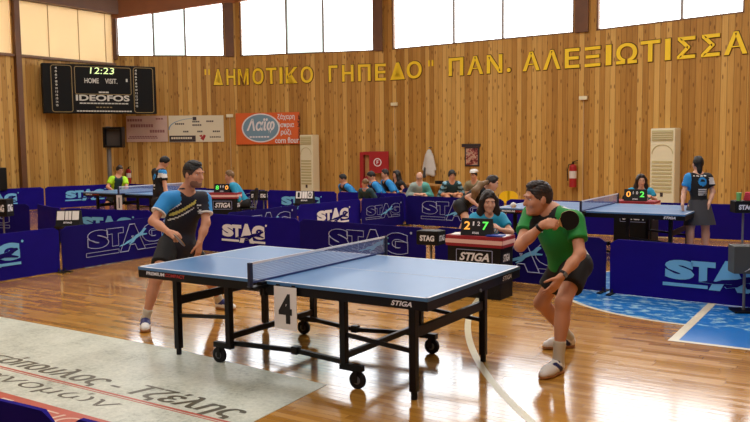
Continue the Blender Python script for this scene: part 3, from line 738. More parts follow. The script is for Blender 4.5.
# umpire tables -------------------------------------------------------
def umpire_table(x0,x1,y0,y1,H,label,rz=0,text=True):
    t=thing('umpire_table',label,'table',((x0+x1)/2,(y0+y1)/2,0),rz,'umpire tables'); w=x1-x0; d=y1-y0; b=0.118
    o=MB(); o.box((0,-d/2+0.01,(H-b)/2),(w-.03,0.02,H-b)); o.box((-w/2+.025,0,(H-b)/2),(0.02,d-.02,H-b)); o.box((w/2-.025,0,(H-b)/2),(0.02,d-.02,H-b)); o.build('black_panel',M_black,t)
    MB().box((0,0,H-0.012),(w,d,0.02)).build('tabletop',M_redcl,t)
    o=MB(); o.box((0,-d/2,H-b/2),(w,0.02,b)); o.box((-w/2,0,H-b/2),(0.02,d,b)); o.box((w/2,0,H-b/2),(0.02,d,b)); o.build('red_valance',M_redcl,t)
    o=MB(); s=0.046; z=H-b*0.52; o.box((0,-d/2-.011,z),(w+.02,0.004,s)); o.box((-w/2-.011,0,z),(0.004,d,s)); o.box((w/2+.011,0,z),(0.004,d,s)); o.build('pale_stripe',M_pinkcl,t)
    F=frame((0,-d/2-.002,0),(1,0,0),Z); E_=frame((w/2-.012,0,0),(0,1,0),Z)
    lettering([('STIGA',F,-w*0.26,H*0.60,w*0.54,H*0.135,{'bold':.035,'shear':.3}),('STIGA',E_,-d*.30,H*0.60,d*0.5,H*0.12,{'bold':.035,'shear':.3})],M_white,t)
    o=MB(); outline(o,F,-w*.32,H*.555,w*.34,H*.785,.01,.008,z=.001); o.build('lettering_border',M_outl,t)
    return t
umpire_table(-0.41,0.275,2.885,3.235,0.70,'black umpire table with red and pale top band in front of the woman in turquoise')
umpire_table(0.02,0.66,7.98,8.45,0.76,'black umpire table with red and white band behind the right table')
umpire_table(-8.16,-7.54,6.90,7.30,0.76,'black umpire table with red band behind the navy player',rz=0.42)
def digital_board(p,rz,w,h,a,b,mid,cols,label):
    t=thing('table_scoreboard',label,'scoreboard',p,rz,'small table scoreboards')
    M=frame((0,-0.055,0),(1,0,0),(0,0.35,1)); 
    o=MB(); o.prism([(-0.07,0),(0.07,0),(0.012,h),(-0.012,h)],frame((-w/2,0,0),(0,1,0),Z),w); o.build('case',M_black,t)
    F=frame((0,-0.0735,0),(1,0,0),(0,0.058,h))
    lettering([(a,F,-w*.40,h*.36,w*.20,h*.50,{'bold':.02})],mat('digit_'+cols[0],{'orange':(255,176,70),'green':(90,240,90),'white':(240,240,240)}[cols[0]],0.5,emit=0.7),t,'digit')
    lettering([(b,F,w*.20,h*.36,w*.20,h*.50,{'bold':.02})],mat('digit_'+cols[1],{'orange':(255,176,70),'green':(90,240,90),'white':(240,240,240)}[cols[1]],0.5,emit=0.7),t,'digit')
    lettering([(mid[0],F,-w*.12,h*.60,w*.05,h*.26,{'bold':.02}),(mid[1],F,w*.03,h*.60,w*.09,h*.26,{'bold':.02})],M_white,t,'game_digit')
    lettering([('STAG',F,-w*.11,h*.10,w*.22,h*.13,{'bold':.04})],M_white,t)
    return t
digital_board((-0.085,3.02,0.701),0.12,0.36,0.19,'2','7','12',('orange','green'),'black table scoreboard reading 2 and 7 in front of the turquoise umpire')
digital_board((0.34,8.15,0.761),0.1,0.36,0.19,'0','2','00',('orange','green'),'black table scoreboard with green 2 before the right-hand seated umpire')
digital_board((-7.9,7.08,0.761),0.45,0.34,0.18,'8','0','10',('green','orange'),'table scoreboard with green digit on the umpire table behind the navy player')
def sheet(name,p,rz,w,d,mt,label,cat,th=0.004):
    o=MB().box((0,0,th/2),(w,d,th)).build(name,mt); o.location=p; o.rotation_euler=(0,0,rz); tag(o,label,cat)
sheet('paper_sheet',(-0.335,3.05,0.70),0.2,0.14,0.21,M_paper,'white score sheet lying left of the table scoreboard','paper')
sheet('paper_sheet',(0.19,3.07,0.70),0.1,0.15,0.26,M_paper,'white score sheet at the right end of the front umpire table','paper')
sheet('blue_folder',(0.155,2.99,0.7045),0.15,0.19,0.16,M_blueplastic,'blue folder lying right of the table scoreboard','folder',0.012)
# flip scoreboards standing on low tables
def flip_board(p,rz,label):
    t=thing('flip_scoreboard',label,'scoreboard',p,rz,'flip scoreboards')
    o=MB(); o.prism([(-0.10,0),(0.10,0),(0.02,0.26),(-0.02,0.26)],frame((-0.2,0,0),(0,1,0),Z),0.40); o.build('stand',M_black,t)
    F=frame((0,-0.104,0),(1,0,0),(0,0.08,0.26))
    for x0,x1 in ((-0.18,-0.06),(-0.045,0.005),(0.012,0.055),(0.07,0.18)):
        MB().box(((x0+x1)/2,0.185,0.004),(x1-x0,0.15,0.006),M=F).build('card',M_paper,t)
    lettering([('STAG',F,-0.07,0.05,0.14,0.03,{'bold':.05,'z':.003})],M_white,t)
    return t
def low_table(p,w,d,h,label):
    t=thing('low_table',label,'table',(p[0],p[1],0),0,'low tables behind the barriers')
    MB().box((0,0,h-.02),(w,d,0.04),bev=.005).build('tabletop',M_black,t)
    for sx in (-1,1):
        for sy in (-1,1): MB().box((sx*(w/2-.04),sy*(d/2-.04),(h-.04)/2),(0.04,0.04,h-.04)).build('leg',M_blackm,t)
p=at(69,214,13.3); low_table(p,0.42,0.3,0.43,'low black table carrying the flip scoreboard on the left'); flip_board((p[0],p[1],0.43),0.62,'black flip scoreboard with blank white cards behind the left barrier')
p=at(305,198,16.9); low_table(p,0.44,0.3,0.50,'low black table hidden behind barriers below the left air conditioner'); fb=flip_board((p[0],p[1],0.50),0.42,'flip scoreboard showing 1 and 0 below the left air conditioner')
F=frame((0,-0.104,0),(1,0,0),(0,0.08,0.26))
lettering([('1',F,-0.145,0.13,0.05,0.11,{'bold':.03,'z':.009}),('0',F,0.09,0.13,0.07,0.11,{'bold':.03,'z':.009})],M_ink,fb,'numeral')
def towel_box(p,rz,H,w,d,h,label,face=None,text='STAG'):
    t=thing('towel_box',label,'towel box',(p[0],p[1],0),rz,'towel boxes on stands')
    mt=face or M_black
    o=MB(); o.box((0,0,H-h/2),(w,d,h),bev=.008); b=o.build('box',mt,t)
    MB().box((0,0,H-0.004),(w*.86,d*.86,0.012)).build('opening',M_ink,t)
    MB().cyl((0,0,0.02),(0,0,H-h),0.014,n=10).build('pole',M_grey,t); MB().box((0,0,0.012),(max(.17,w*.85),max(.17,w*.85),0.02),bev=.005).build('base',M_blackm,t)
    F=frame((0,-d/2-.003,0),(1,0,0),Z); E_=frame((w/2+.003,0,0),(0,1,0),Z)
    if text.strip(): lettering([(text,F,-w*.33,H-h*.72,w*.66,h*.42,{'bold':.05}),(text,E_,-d*.36,H-h*.72,d*.66,h*.42,{'bold':.05})],M_white,t)
    return t
p=at(431,240,9.6); towel_box(p,0.06,0.70,0.29,0.22,0.17,'black towel box on a thin pole left of the front umpire table')
p=at(3,208,13.8); towel_box(p,0.5,0.86,0.26,0.24,0.30,'black towel box at the left picture edge behind the front barrier')
p=at(254.5,194,18.8); towel_box(p,0.57,0.66,0.18,0.18,0.22,'small black towel box beside the seated umpire at far left')
p=at(263.5,194,18.8); towel_box(p,0.57,0.66,0.18,0.18,0.22,'small black towel box left of the tall cream air conditioner')
p=at(745,257,8.05); tb=towel_box(p,0.45,0.685,0.27,0.2,0.28,'dark grey towel box in front of the barrier at the right picture edge',mat('box_grey',(74,80,78),0.5),' ')
pg=[(0,0.02),(0.10,0.06),(0.22,0.05),(0.30,0.10),(0.5,0.13),(0.62,0.20),(0.8,0.24),(0.9,0.34),(0.98,0.33),(1.0,0.27),(0.93,0.22),(0.86,0.14),(1.0,0.06),(0.98,0.02),(0.84,0.06),(0.72,0.08),(0.6,0.04),(0.5,-0.06),(0.36,-0.1),(0.34,-0.06),(0.44,0.0),(0.3,0.0),(0.2,-0.01),(0.12,0.0)]
def emblem(mb,M,x,y,w,flip=False,tilt=0.0,z=0.0):
    P=[]
    for a,b in pg:
        a=(1-a) if flip else a; a-=.5; b=(b-.1)*.58
        P.append((x+w*(a*math.cos(tilt)-b*math.sin(tilt)),y+w*(a*math.sin(tilt)+b*math.cos(tilt))))
    if flip: P=P[::-1]
    mb.prism(P,M@Matrix.Translation((0,0,z)),0.001)
o=MB(); emblem(o,frame((0,-.104,0),(1,0,0),Z),0.03,0.47,0.16,tilt=.5); o.build('cat_emblem',M_white,tb)
p=at(743,217,10.7); tb=towel_box(p,0.45,0.93,0.28,0.22,0.16,'black towel box on a pole behind the right barrier with green cup on it')
def cup(p,mt,label,h=0.09,r=0.035):
    t=thing('drinking_cup',label,'cup',p); 
    b=MB(); b.cyl((0,0,0),(0,0,h),r*.8,r,n=16); b.build('cup_body',mt,t,True); MB().cyl((0,0,h),(0,0,h+.008),r*1.05,n=16).build('lid',mt,t,True)
cup((p[0]-.05,p[1]-.06,0.932),mat('green_cup',(120,190,110),0.4),'small green cup on the black towel box at right edge',0.10)
b=MB(); 
for k in range(5): b.box((0,0,0.012+k*0.022),(0.16-.008*k,0.14-.006*k,0.022),bev=.008)
o=b.build('red_towel',mat('towel_red',(200,60,80),0.9),None); o.location=(p[0]+.08,p[1]+.04,0.932); tag(o,'folded red towel on the black towel box at right edge','towel')

# ------------------------------------------------------------------ barriers
def barrier(a,b,style,label,H=0.635,name='court_barrier',scale=1.0,dx=0.0,dz=0.0):
    a=V3(*a,0); b=V3(*b,0); L=float(np.linalg.norm(b-a)); rz=math.atan2(b[1]-a[1],b[0]-a[0])
    t=thing(name,label,'barrier',a,rz,'navy court barriers')
    n=28; bm=bmesh.new(); rnd=random.Random(int(abs(a[0]*71+a[1]*37)*10)); ph=[rnd.uniform(0,6) for _ in range(4)]
    rows=7; g=0.012; r=0.05
    def wav(x,z): return 0.006*math.sin(3.1*x+ph[0])*math.sin(4*z+ph[1])+0.0035*math.sin(9*x+ph[2]+5*z)*min(1,z*3)
    grid={}
    for s in (0,1):
        for i in range(n+1):
            x=L*i/n; e=min(x,L-x); top=H if e>r else H-(r-math.sqrt(max(0,r*r-(r-e)**2)))
            top-=0.006*math.sin(math.pi*i/n)
            for j in range(rows+1):
                z=0.012+(top-0.012)*j/rows; grid[s,i,j]=bm.verts.new((x, wav(x,z)+(g if s else -g)*(0.3 if i in(0,n) else 1), z))
    for i in range(n):
        for j in range(rows):
            bm.faces.new((grid[0,i,j],grid[0,i+1,j],grid[0,i+1,j+1],grid[0,i,j+1])); bm.faces.new((grid[1,i,j],grid[1,i,j+1],grid[1,i+1,j+1],grid[1,i+1,j]))
        bm.faces.new((grid[0,i,rows],grid[0,i+1,rows],grid[1,i+1,rows],grid[1,i,rows])); bm.faces.new((grid[0,i+1,0],grid[0,i,0],grid[1,i,0],grid[1,i+1,0]))
    for j in range(rows):
        bm.faces.new((grid[0,0,j],grid[0,0,j+1],grid[1,0,j+1],grid[1,0,j])); bm.faces.new((grid[0,n,j+1],grid[0,n,j],grid[1,n,j],grid[1,n,j+1]))
    bmesh.ops.recalc_face_normals(bm,faces=bm.faces)
    me=bpy.data.meshes.new('fabric_panel'); bm.to_mesh(me); bm.free()
    for p_ in me.polygons: p_.use_smooth=True
    try: me.set_sharp_from_angle(angle=math.radians(50))
    except Exception: pass
    link('fabric_panel',me,M_fabric2 if style=='outline' else M_fabric,t)
    for x in (0.03,L-0.03):
        MB().box((x,0,0.008),(0.05,0.30,0.016),bev=.003).box((x,0,0.03),(0.02,0.02,0.05)).build('foot',M_rubber,t)
    if style:
        k={'outline':1.28,'blue':1.0,'white':0.82}[style]*scale; w=1.16*k; x0=L/2-w/2+dx; F=frame((x0,-g-0.012,0.335+dz),(1,0,0),Z)
        q=k*(1.0 if style!='white' else 1.15)
        it=lambda op:[('S',F,0,-.06*q,0.31*k,0.215*q,op),('T',F,.275*k,-.06*q,0.25*k,0.215*q,op),('A',F,.46*k,-.145*q,0.40*k,0.325*q,op),('G',F,.80*k,-.07*q,0.33*k,0.235*q,op)]
        mt=M_lblue if style=='blue' else M_white
        if style=='outline':
            lettering(it({'outline':0.012,'bold':.09}),M_outl,t)
            for u0,u1 in ((-.02*k,.45*k),(.84*k,1.13*k)):
                o=MB(); outline(o,F,u0,-.145*q,u1,-.095*q,.005,.008,z=.0); o.build('underline',M_outl,t)
            o=MB(); emblem(o,F,.66*k,-0.0,0.46*k,tilt=.24,z=.002); o.build('cat_emblem',M_lblue,t)
        else:
            lettering(it({'bold':.07}),mt,t)
            MB().box((.215*k,-.118*q,0),(0.47*k,0.036*q,0.004),M=F).build('underline',mt,t); MB().box((.99*k,-.118*q,0),(0.30*k,0.036*q,0.004),M=F).build('underline',mt,t)
            o=MB(); emblem(o,F,.74*k,-.02*q,0.74*k,tilt=.03,z=.003); o.build('cat_emblem',M_fabric2,t)
            o=MB(); emblem(o,F@Matrix.Translation((0,0,.0015)),.74*k,-.02*q,0.775*k,tilt=.03); o.build('emblem_edge',mt,t)
        o=MB(); ring=[(1.17*k+.018*math.cos(a_),0.17*q+.018*math.sin(a_)) for a_ in np.linspace(0,6.28,11)[:-1]]; o.prism(ring,F,.002); o.build('trade_mark_dot',mt if style!='outline' else M_outl,t)
    return t
barrier((-5.92,-0.62),(-5.89,1.70),'blue','navy barrier at the left picture edge with solid light blue lettering, front court')
barrier((-5.89,1.74),(-5.95,4.05),'outline','navy barrier with outlined lettering behind the legs of the navy player')
barrier((-5.90,4.30),(-3.60,4.22),'white','navy barrier with solid white lettering behind the left half of the front table')
barrier((-3.58,4.20),(-1.28,3.95),'outline','navy barrier with large outlined lettering behind the net of the front table',dx=.18)
barrier((-1.22,4.10),(1.12,3.93),'outline','navy barrier behind the green player and the front umpire table')
barrier((1.18,3.88),(3.50,3.74),'blue','navy barrier with big light blue lettering right of the green player, on blue court paint',dx=.04,dz=-.035)
barrier((-5.35,4.50),(-5.33,6.32),'outline','navy barrier with outlined lettering between the navy player and the left air conditioner')
barrier((-5.32,6.36),(-5.15,8.17),'white','navy barrier with small white lettering below the boy leaning at the red cabinet',dx=.05)
barrier((-5.10,8.13),(-4.88,9.42),'outline','navy barrier with outlined lettering below the three seated boys',scale=.72)
barrier((-4.85,9.46),(-2.50,9.28),'outline','navy barrier with outlined lettering below the bald man')
barrier((-2.45,9.30),(-0.12,9.50),None,'plain navy barrier below the yellow chair')
barrier((-0.08,9.60),(2.2,9.78),None,'plain navy barrier behind the right table and the woman in a grey skirt')
barrier((-12.65,3.62),(-10.38,4.24),'outline','navy barrier with outlined lettering at left edge behind the front left barrier')
barrier((-10.30,4.36),(-8.85,3.86),None,'plain navy barrier panel left of the flip scoreboard')
barrier((-8.82,3.90),(-6.95,4.30),'blue','navy barrier behind the flip scoreboard, light blue lettering half hidden by it')
barrier((-16.75,6.0),(-16.1,8.50),'blue','navy barrier along the left wall at the picture edge, light blue lettering')
barrier((-16.1,8.54),(-15.5,10.75),'blue','navy barrier along the left wall behind the far left table')
barrier((-15.4,10.8),(-13.3,10.4),None,'plain navy barrier in the far corner behind the boy in lime sleeves')
barrier((-13.25,10.4),(-11.15,9.9),None,'plain navy barrier behind the man in black at the far left table')
barrier((-11.10,9.75),(-9.08,9.85),'outline','navy barrier with outlined print behind the two small towel boxes')
barrier((-9.04,9.85),(-7.02,9.95),'blue','navy barrier with light blue lettering behind the flip scoreboard showing 1 and 0')
barrier((-6.98,9.95),(-5.15,10.0),None,'plain navy barrier in front of the boy leaning left of the red cabinet')
# right far barrier whose outlined S shows beside the woman
barrier((2.23,9.78),(4.5,9.75),'outline','navy barrier with outlined lettering at the right edge behind the woman')
barrier((-1.35,-3.20),(0.90,-3.15),None,'plain navy barrier in the bottom left corner, left of the seam')
barrier((0.97,-3.13),(3.2,-3.08),None,'plain navy barrier in the bottom left corner, right of the seam')

# ------------------------------------------------------------------ printed vinyl on the floor
t=thing('floor_banner','large grey printed vinyl sheet with Greek lettering stuck on the parquet','floor banner',(-3.5,-1.4,0))
o=MB(); o.prism([(-4.5,-1.75),(4.06,-1.75),(4.00,-0.2),(3.93,0.80),(2.25,0.95),(-4.5,0.93)],Matrix.Translation((0,0,0.0)),0.003); o.build('vinyl_sheet',M_vinyl,t)
F=Matrix.Translation((0,0,0.0036))
link('lettering',text_mesh([('σόпουλος - Τζέλης',F,1.02+o_,-0.15,2.80,0.275,{'shear':.25,'z':0.0002*k_}) for k_,o_ in enumerate((0.0,0.011,0.022))]),M_vgrey,t)
lettering([('Διανομών',F,1.00,-0.43,2.0,0.21,{'shear':.2})],M_vgrey,t)
o=MB()
for y,wd in ((-0.155,0.022),(-0.185,0.010)): o.box((-0.2,y,0.0036),(8.4,wd,0.001))
o.build('red_line',M_vred,t)
MB().box((-0.25,-0.70,0.0036),(8.5,0.32,0.001)).build('red_band',M_vred,t)
lettering([('Γ. ΔΕΙΟ',F,2.12,-0.76,0.95,0.15,{'shear':.2,'z':.002})],M_vwhite,t)

# ================================================================== PEOPLE
# a body is one closed skin grown from tapered limbs that flow into each other; clothes are the same limbs a little larger
def cone(a,b,ra,rb,k=0.03,clip=None): return ('c',np.asarray(a,float),np.asarray(b,float),ra,rb,k,clip)
def ell(c,ax,r,k=0.03,clip=None): return ('e',np.asarray(c,float),np.asarray(ax,float),np.asarray(r,float),None,k,clip)
def prim_box(p):
    if p[0]=='c':
        return np.minimum(p[1]-p[3],p[2]-p[4]), np.maximum(p[1]+p[3],p[2]+p[4])
    e=np.sqrt(((p[2]*p[3][:,None])**2).sum(0)); return p[1]-e,p[1]+e
def prim_sdf(p,X,Y,Zz):
    if p[0]=='c':
        a,b,ra,rb=p[1:5]; d=b-a; L2=float(d@d)+1e-12
        x=X-a[0];y=Y-a[1];z=Zz-a[2]
        t=np.clip((x*d[0]+y*d[1]+z*d[2])/L2,0,1)
        return np.sqrt((x-t*d[0])**2+(y-t*d[1])**2+(z-t*d[2])**2)-(ra+(rb-ra)*t)
    c,ax,r=p[1:4]; x=X-c[0];y=Y-c[1];z=Zz-c[2]
    q=[x*A[0]+y*A[1]+z*A[2] for A in ax]
    k0=np.sqrt(sum((q[i]/r[i])**2 for i in range(3))); k1=np.sqrt(sum((q[i]/r[i]**2)**2 for i in range(3)))+1e-9
    return k0*(k0-1)/k1
def grow(prims,h,cuts=(),carve=()):
    """surface-nets mesh of the smooth union; cuts keep (p-q).n<0; carve prims are removed"""
    B=[prim_box(p) for p in prims]
    lo=np.min([b[0] for b in B],0)-2.5*h; hi=np.max([b[1] for b in B],0)+2.5*h
    n=np.ceil((hi-lo)/h).astype(int)+1
    ax=[lo[i]+h*np.arange(n[i]) for i in range(3)]
    F=np.full(n,1.0)
    for p,(bl,bh) in zip(prims,B):
        mgn=p[5]+2.2*h
        i0=np.maximum(np.floor((bl-mgn-lo)/h).astype(int),0); i1=np.minimum(np.ceil((bh+mgn-lo)/h).astype(int)+1,n)
        X=ax[0][i0[0]:i1[0],None,None];Y=ax[1][None,i0[1]:i1[1],None];Zz=ax[2][None,None,i0[2]:i1[2]]
        d=prim_sdf(p,X,Y,Zz)
        if p[6]:
            for q,nn in p[6]: d=np.maximum(d,(X-q[0])*nn[0]+(Y-q[1])*nn[1]+(Zz-q[2])*nn[2])
        S=F[i0[0]:i1[0],i0[1]:i1[1],i0[2]:i1[2]]; k=p[5]
        hh=np.maximum(k-np.abs(S-d),0)/k
        F[i0[0]:i1[0],i0[1]:i1[1],i0[2]:i1[2]]=np.minimum(S,d)-hh*hh*k*0.25
    X=ax[0][:,None,None];Y=ax[1][None,:,None];Zz=ax[2][None,None,:]
    for q,nn in cuts: F=np.maximum(F,(X-q[0])*nn[0]+(Y-q[1])*nn[1]+(Zz-q[2])*nn[2])
    for p in carve: F=np.maximum(F,-prim_sdf(p,X,Y,Zz))
    return nets(F,lo,h)
def nets(F,lo,h):
    n=F.shape; I=F<0
    c=I[:-1,:-1,:-1].astype(np.int8).copy()
    off=[(i,j,k) for i in(0,1) for j in(0,1) for k in(0,1)]
    s=sum(I[i:n[0]-1+i,j:n[1]-1+j,k:n[2]-1+k].astype(np.int8) for i,j,k in off)
    act=np.argwhere((s>0)&(s<8))
    if len(act)==0: return np.zeros((0,3)),np.zeros((0,4),int)
    idx=-np.ones((n[0]-1,n[1]-1,n[2]-1),int); idx[act[:,0],act[:,1],act[:,2]]=np.arange(len(act))
    val={o:F[act[:,0]+o[0],act[:,1]+o[1],act[:,2]+o[2]] for o in off}
    acc=np.zeros((len(act),3)); cnt=np.zeros(len(act))
    for o in off:
        for a in range(3):
            if o[a]==0:
                o2=list(o);o2[a]=1;o2=tuple(o2); v0,v1=val[o],val[o2]; m_=(v0<0)!=(v1<0)
                t=np.where(m_,v0/np.where(m_,v0-v1,1),0)
                p=np.array(o,float)[None,:].repeat(len(act),0); p[:,a]=t
                acc[m_]+=p[m_]; cnt+=m_
    V=lo+h*(act+acc/cnt[:,None])
    Q=[]
    for a in range(3):
        b,c_=(a+1)%3,(a+2)%3
        s0=[slice(None)]*3; s1=[slice(None)]*3; s0[a]=slice(0,-1); s1[a]=slice(1,None)
        A=I[tuple(s0)];B=I[tuple(s1)]
        for flip,mask in ((False,A&~B),(True,~A&B)):
            E=np.argwhere(mask); E=E[(E[:,b]>0)&(E[:,c_]>0)&(E[:,b]<n[b]-1)&(E[:,c_]<n[c_]-1)]
            if not len(E): continue
            def g(db,dc):
                e=E.copy(); e[:,b]-=db; e[:,c_]-=dc; return idx[e[:,0],e[:,1],e[:,2]]
            q=np.stack([g(1,1),g(0,1),g(0,0),g(1,0)],1)
            Q.append(q[:,::-1] if flip else q)
    return V,np.concatenate(Q)
def skin(name,parts,mats,parent,root,zone=None,keep=None,relax=1):
    """parts: list of (V,Q); one mesh object in the root's frame"""
    vs=[];qs=[];n=0
    for V,Q in parts:
        if len(V)==0: continue
        for _ in range(relax):
            S=np.zeros_like(V);C=np.zeros(len(V))
            for i in range(4):
                a,b=Q[:,i],Q[:,(i+1)%4]
                np.add.at(S,a,V[b]);np.add.at(C,a,1);np.add.at(S,b,V[a]);np.add.at(C,b,1)
            V=V*0.5+0.5*S/np.maximum(C,1)[:,None]
        vs.append(V);qs.append(Q+n);n+=len(V)
    V=np.concatenate(vs);Q=np.concatenate(qs)
    me=bpy.data.meshes.new(name)
    me.vertices.add(len(V)); me.vertices.foreach_set('co',(V-root).ravel().astype(np.float32))
    me.loops.add(Q.size); me.loops.foreach_set('vertex_index',Q.ravel().astype(np.int32))
    me.polygons.add(len(Q)); me.polygons.foreach_set('loop_start',np.arange(0,Q.size,4,dtype=np.int32))
    try: me.polygons.foreach_set('loop_total',np.full(len(Q),4,dtype=np.int32))
    except Exception: pass
    me.update(calc_edges=True)
    me.polygons.foreach_set('use_smooth',np.ones(len(Q),dtype=bool))
    if zone is not None:
        P=V[Q].mean(1); me.polygons.foreach_set('material_index',zone(P).astype(np.int32))
    me.validate(); me.update()
    return link(name,me,mats,parent)
SKIN=mat('skin',(204,146,114),0.5,noise=0.05,nscale=8,spec=0.35); SKIN2=mat('skin_pale',(214,166,140),0.5,noise=0.05,nscale=8,spec=0.35)
LIP=mat('lips',(172,92,84),0.5); EYEW=mat('eye_white',(226,222,216),0.3); IRIS=mat('iris',(40,28,22),0.3)
HAIR_B=mat('hair_black',(17,14,13),0.55,noise=0.3,nscale=60); HAIR_D=mat('hair_dark_brown',(32,22,18),0.5,noise=0.35,nscale=60); HAIR_L=mat('hair_light_brown',(120,92,58),0.55,noise=0.35,nscale=50)
BEARD=mat('stubble',(136,96,76),0.6)
NAVY=mat('navy_jersey',(11,13,32),0.7,noise=0.15,nscale=14); CYAN=mat('turquoise_jersey',(20,150,190),0.65,noise=0.06,nscale=10); SKYB=mat('bright_blue_jersey',(30,142,214),0.65)
GREEN=mat('green_jersey',(18,138,52),0.65,noise=0.12,nscale=10); BLACKC=mat('black_cloth',(11,11,14),0.75,noise=0.15,nscale=12); LIME=mat('lime_jersey',(168,226,20),0.6)
GREYC=mat('charcoal_skirt',(60,60,64),0.75,noise=0.12,nscale=10); WHITEC=mat('white_cloth',(226,226,222),0.7); YELP=mat('yellow_piping',(206,196,96),0.6); SOCK=mat('sock',(206,198,178),0.85,noise=0.08,nscale=80,bump=0.3)
SHOEW=mat('shoe_white',(238,236,230),0.5); SHOEN=mat('shoe_navy',(30,36,96),0.5); GUM=mat('gum_sole',(170,112,60),0.6); TEAL=mat('teal_jacket',(86,170,160),0.65); DKTEAL=mat('dark_teal_jersey',(24,60,66),0.7)

def hand_prims(w,d,n,thumb,curl=(0.35,0.5,0.4),s=1.0,spread=0.06,tcurl=0.5):
    d=nrm(d); n=nrm(n-d*np.dot(n,d)); t=nrm(np.cross(d,n))*thumb    # t points to the thumb side
    P=[]; offs=(0.030,0.010,-0.010,-0.028); lens=((.042,.026,.020),(.047,.030,.021),(.043,.027,.020),(.033,.021,.018)); kd=(.088,.092,.087,.078)
    for o,L,kk in zip(offs,lens,kd):
        kn=w+(d*kk+t*o)*s; P.append(cone(w+t*o*0.5*s,kn,.017*s,.0125*s,.014*s))
        a=0.0; p=kn; dd=nrm(d+t*spread*(o/0.03))
        for L_,c,r in zip(L,curl,(.0098,.0088,.0078)):
            a+=c; q=p+(dd*math.cos(a)+n*math.sin(a))*L_*s; P.append(cone(p,q,r*s,(r-.0008)*s,.005*s)); p=q
    b=w+(d*.025+t*.024)*s; P.append(cone(w+(d*.01+t*.01)*s,b,.018*s,.016*s,.014*s))
    d1=nrm(t*.75+d*.75+n*.35*tcurl*2); p1=b+d1*.042*s; d2=nrm(d1*.6+d*.6+n*tcurl); p2=p1+d2*.032*s; d3=nrm(d2+n*tcurl*.6-t*.2); p3=p2+d3*.026*s
    P+= [cone(b,p1,.015*s,.0115*s,.008*s),cone(p1,p2,.0112*s,.0098*s,.005*s),cone(p2,p3,.0098*s,.0082*s,.005*s)]
    return P
def axes_from(up,side):
    up=nrm(up); side=nrm(side-up*np.dot(side,up)); return np.array([side,np.cross(up,side),up])   # side(left->?), fwd, up
def person(label,J,look,group=None,h=0.02,s=1.0,hh=0.0055):
    """J: joints in the world. look: what is worn."""
    g=J['ground']; t=thing('person',label,'person',g,0,group); root=V3(*g)
    pel=(J['hip_l']+J['hip_r'])/2; nk=J['neck']; up=nrm(nk-pel); sd=nrm(J['sho_r']-J['sho_l']); A=axes_from(up,sd)  # A[0]=right, A[1]= up x right = forward
    sd,fw,up=A
    f=look.get('build',1.0)*s; fem=look.get('fem',False)
    hd=J['head']; F=nrm(J['face']); U=nrm(J.get('crown',Z)); U=nrm(U-F*np.dot(U,F)); Rr=np.cross(F,U); HA=np.array([Rr,F,U]); hs=s*look.get('head',1.0)
    # --- head
    H=[ell(hd+U*.03*hs-F*.012*hs,HA,(.076*hs,.096*hs,.100*hs),.03*hs), ell(hd-U*.045*hs+F*.022*hs,HA,(.058*hs,.070*hs,.072*hs),.04*hs),
       cone(hd+F*.088*hs+U*.02*hs,hd+F*.108*hs-U*.022*hs,.008*hs,.0125*hs,.014*hs), ell(hd+F*.078*hs-U*.092*hs,HA,(.024*hs,.018*hs,.018*hs),.03*hs),
       cone(hd+F*.082*hs+U*.036*hs-Rr*.04*hs,hd+F*.082*hs+U*.036*hs+Rr*.04*hs,.012*hs,.012*hs,.014*hs),
       cone(hd+F*.086*hs-U*.056*hs-Rr*.014*hs,hd+F*.086*hs-U*.056*hs+Rr*.014*hs,.009*hs,.009*hs,.008*hs)]
    for k in (-1,1):
        H.append(ell(hd+Rr*k*.077*hs-F*.008*hs-U*.006*hs,HA,(.010*hs,.020*hs,.032*hs),.008*hs)); H.append(ell(hd+Rr*k*.038*hs+F*.066*hs-U*.02*hs,HA,(.022*hs,.02*hs,.02*hs),.025*hs))
    chin=hd-U*.05*hs-F*.02*hs
    N_=[cone(nk+up*.0*s,chin,.060*f if not fem else .050*f,.052*f if not fem else .043*f,.03*s)]
    # --- trunk
    wS=np.linalg.norm(J['sho_r']-J['sho_l'])
    ch=nk+(pel-nk)*.30; be=nk+(pel-nk)*.66
    wid=wS*.5
    T=[ell(ch,A,(wid*.86,.112*f,.17*s),.08*s), ell(be,A,(wid*(.70 if fem else .78),.098*f,.17*s),.09*s), ell(pel-up*.0*s,A,(.165*f,.118*f,.12*s),.08*s),
       cone(J['sho_l']*.85+nk*.15,J['sho_r']*.85+nk*.15,.058*f,.058*f,.07*s), cone(nk-up*.04*s,nk+up*.02*s,.075*f,.06*f,.05*s)]
    if fem:
        for k in (-1,1): T.append(ell(ch+fw*.085*f+sd*k*.075*f-up*.035*s,A,(.062*f,.05*f,.06*f),.05*s))
    ar=f*(.85 if fem else 1.0)
    def arm(x,e=0.0,upto=1.0,clip=None):
        S,E,W_=J['sho_'+x],J['elb_'+x],J['wri_'+x]
        o=[cone(S,E,.054*ar+e,.041*ar+e,.04*s,clip)]
        if upto>=1.0: o+=[cone(E,E+(W_-E)*.45,.042*ar+e,.039*ar+e,.03*s),cone(E+(W_-E)*.4,W_,.040*ar+e,.027*ar+e,.03*s)]
        return o
    def leg(x,e=0.0,lo=True):
        Hp,K,An=J['hip_'+x],J['knee_'+x],J['ank_'+x]
        o=[cone(Hp,K,.086*f+e,.057*f+e,.05*s)]
        if lo:
            back=nrm(An-K); bw=-(J['toe_'+x]-J['ank_'+x]); bw=nrm(bw-back*np.dot(bw,back))
            o+=[cone(K,An,.054*f+e,.037*f+e,.04*s), ell(K+(An-K)*.30+bw*.018*f,axes_from(-back,np.cross(back,bw)),(.050*f,.052*f,.13*s),.04*s)]
        return o
    fine=h<.0135
    body=N_+T+arm('l')+arm('r')+leg('l')+leg('r')
    parts=[grow(body if fine else H+body,h)]
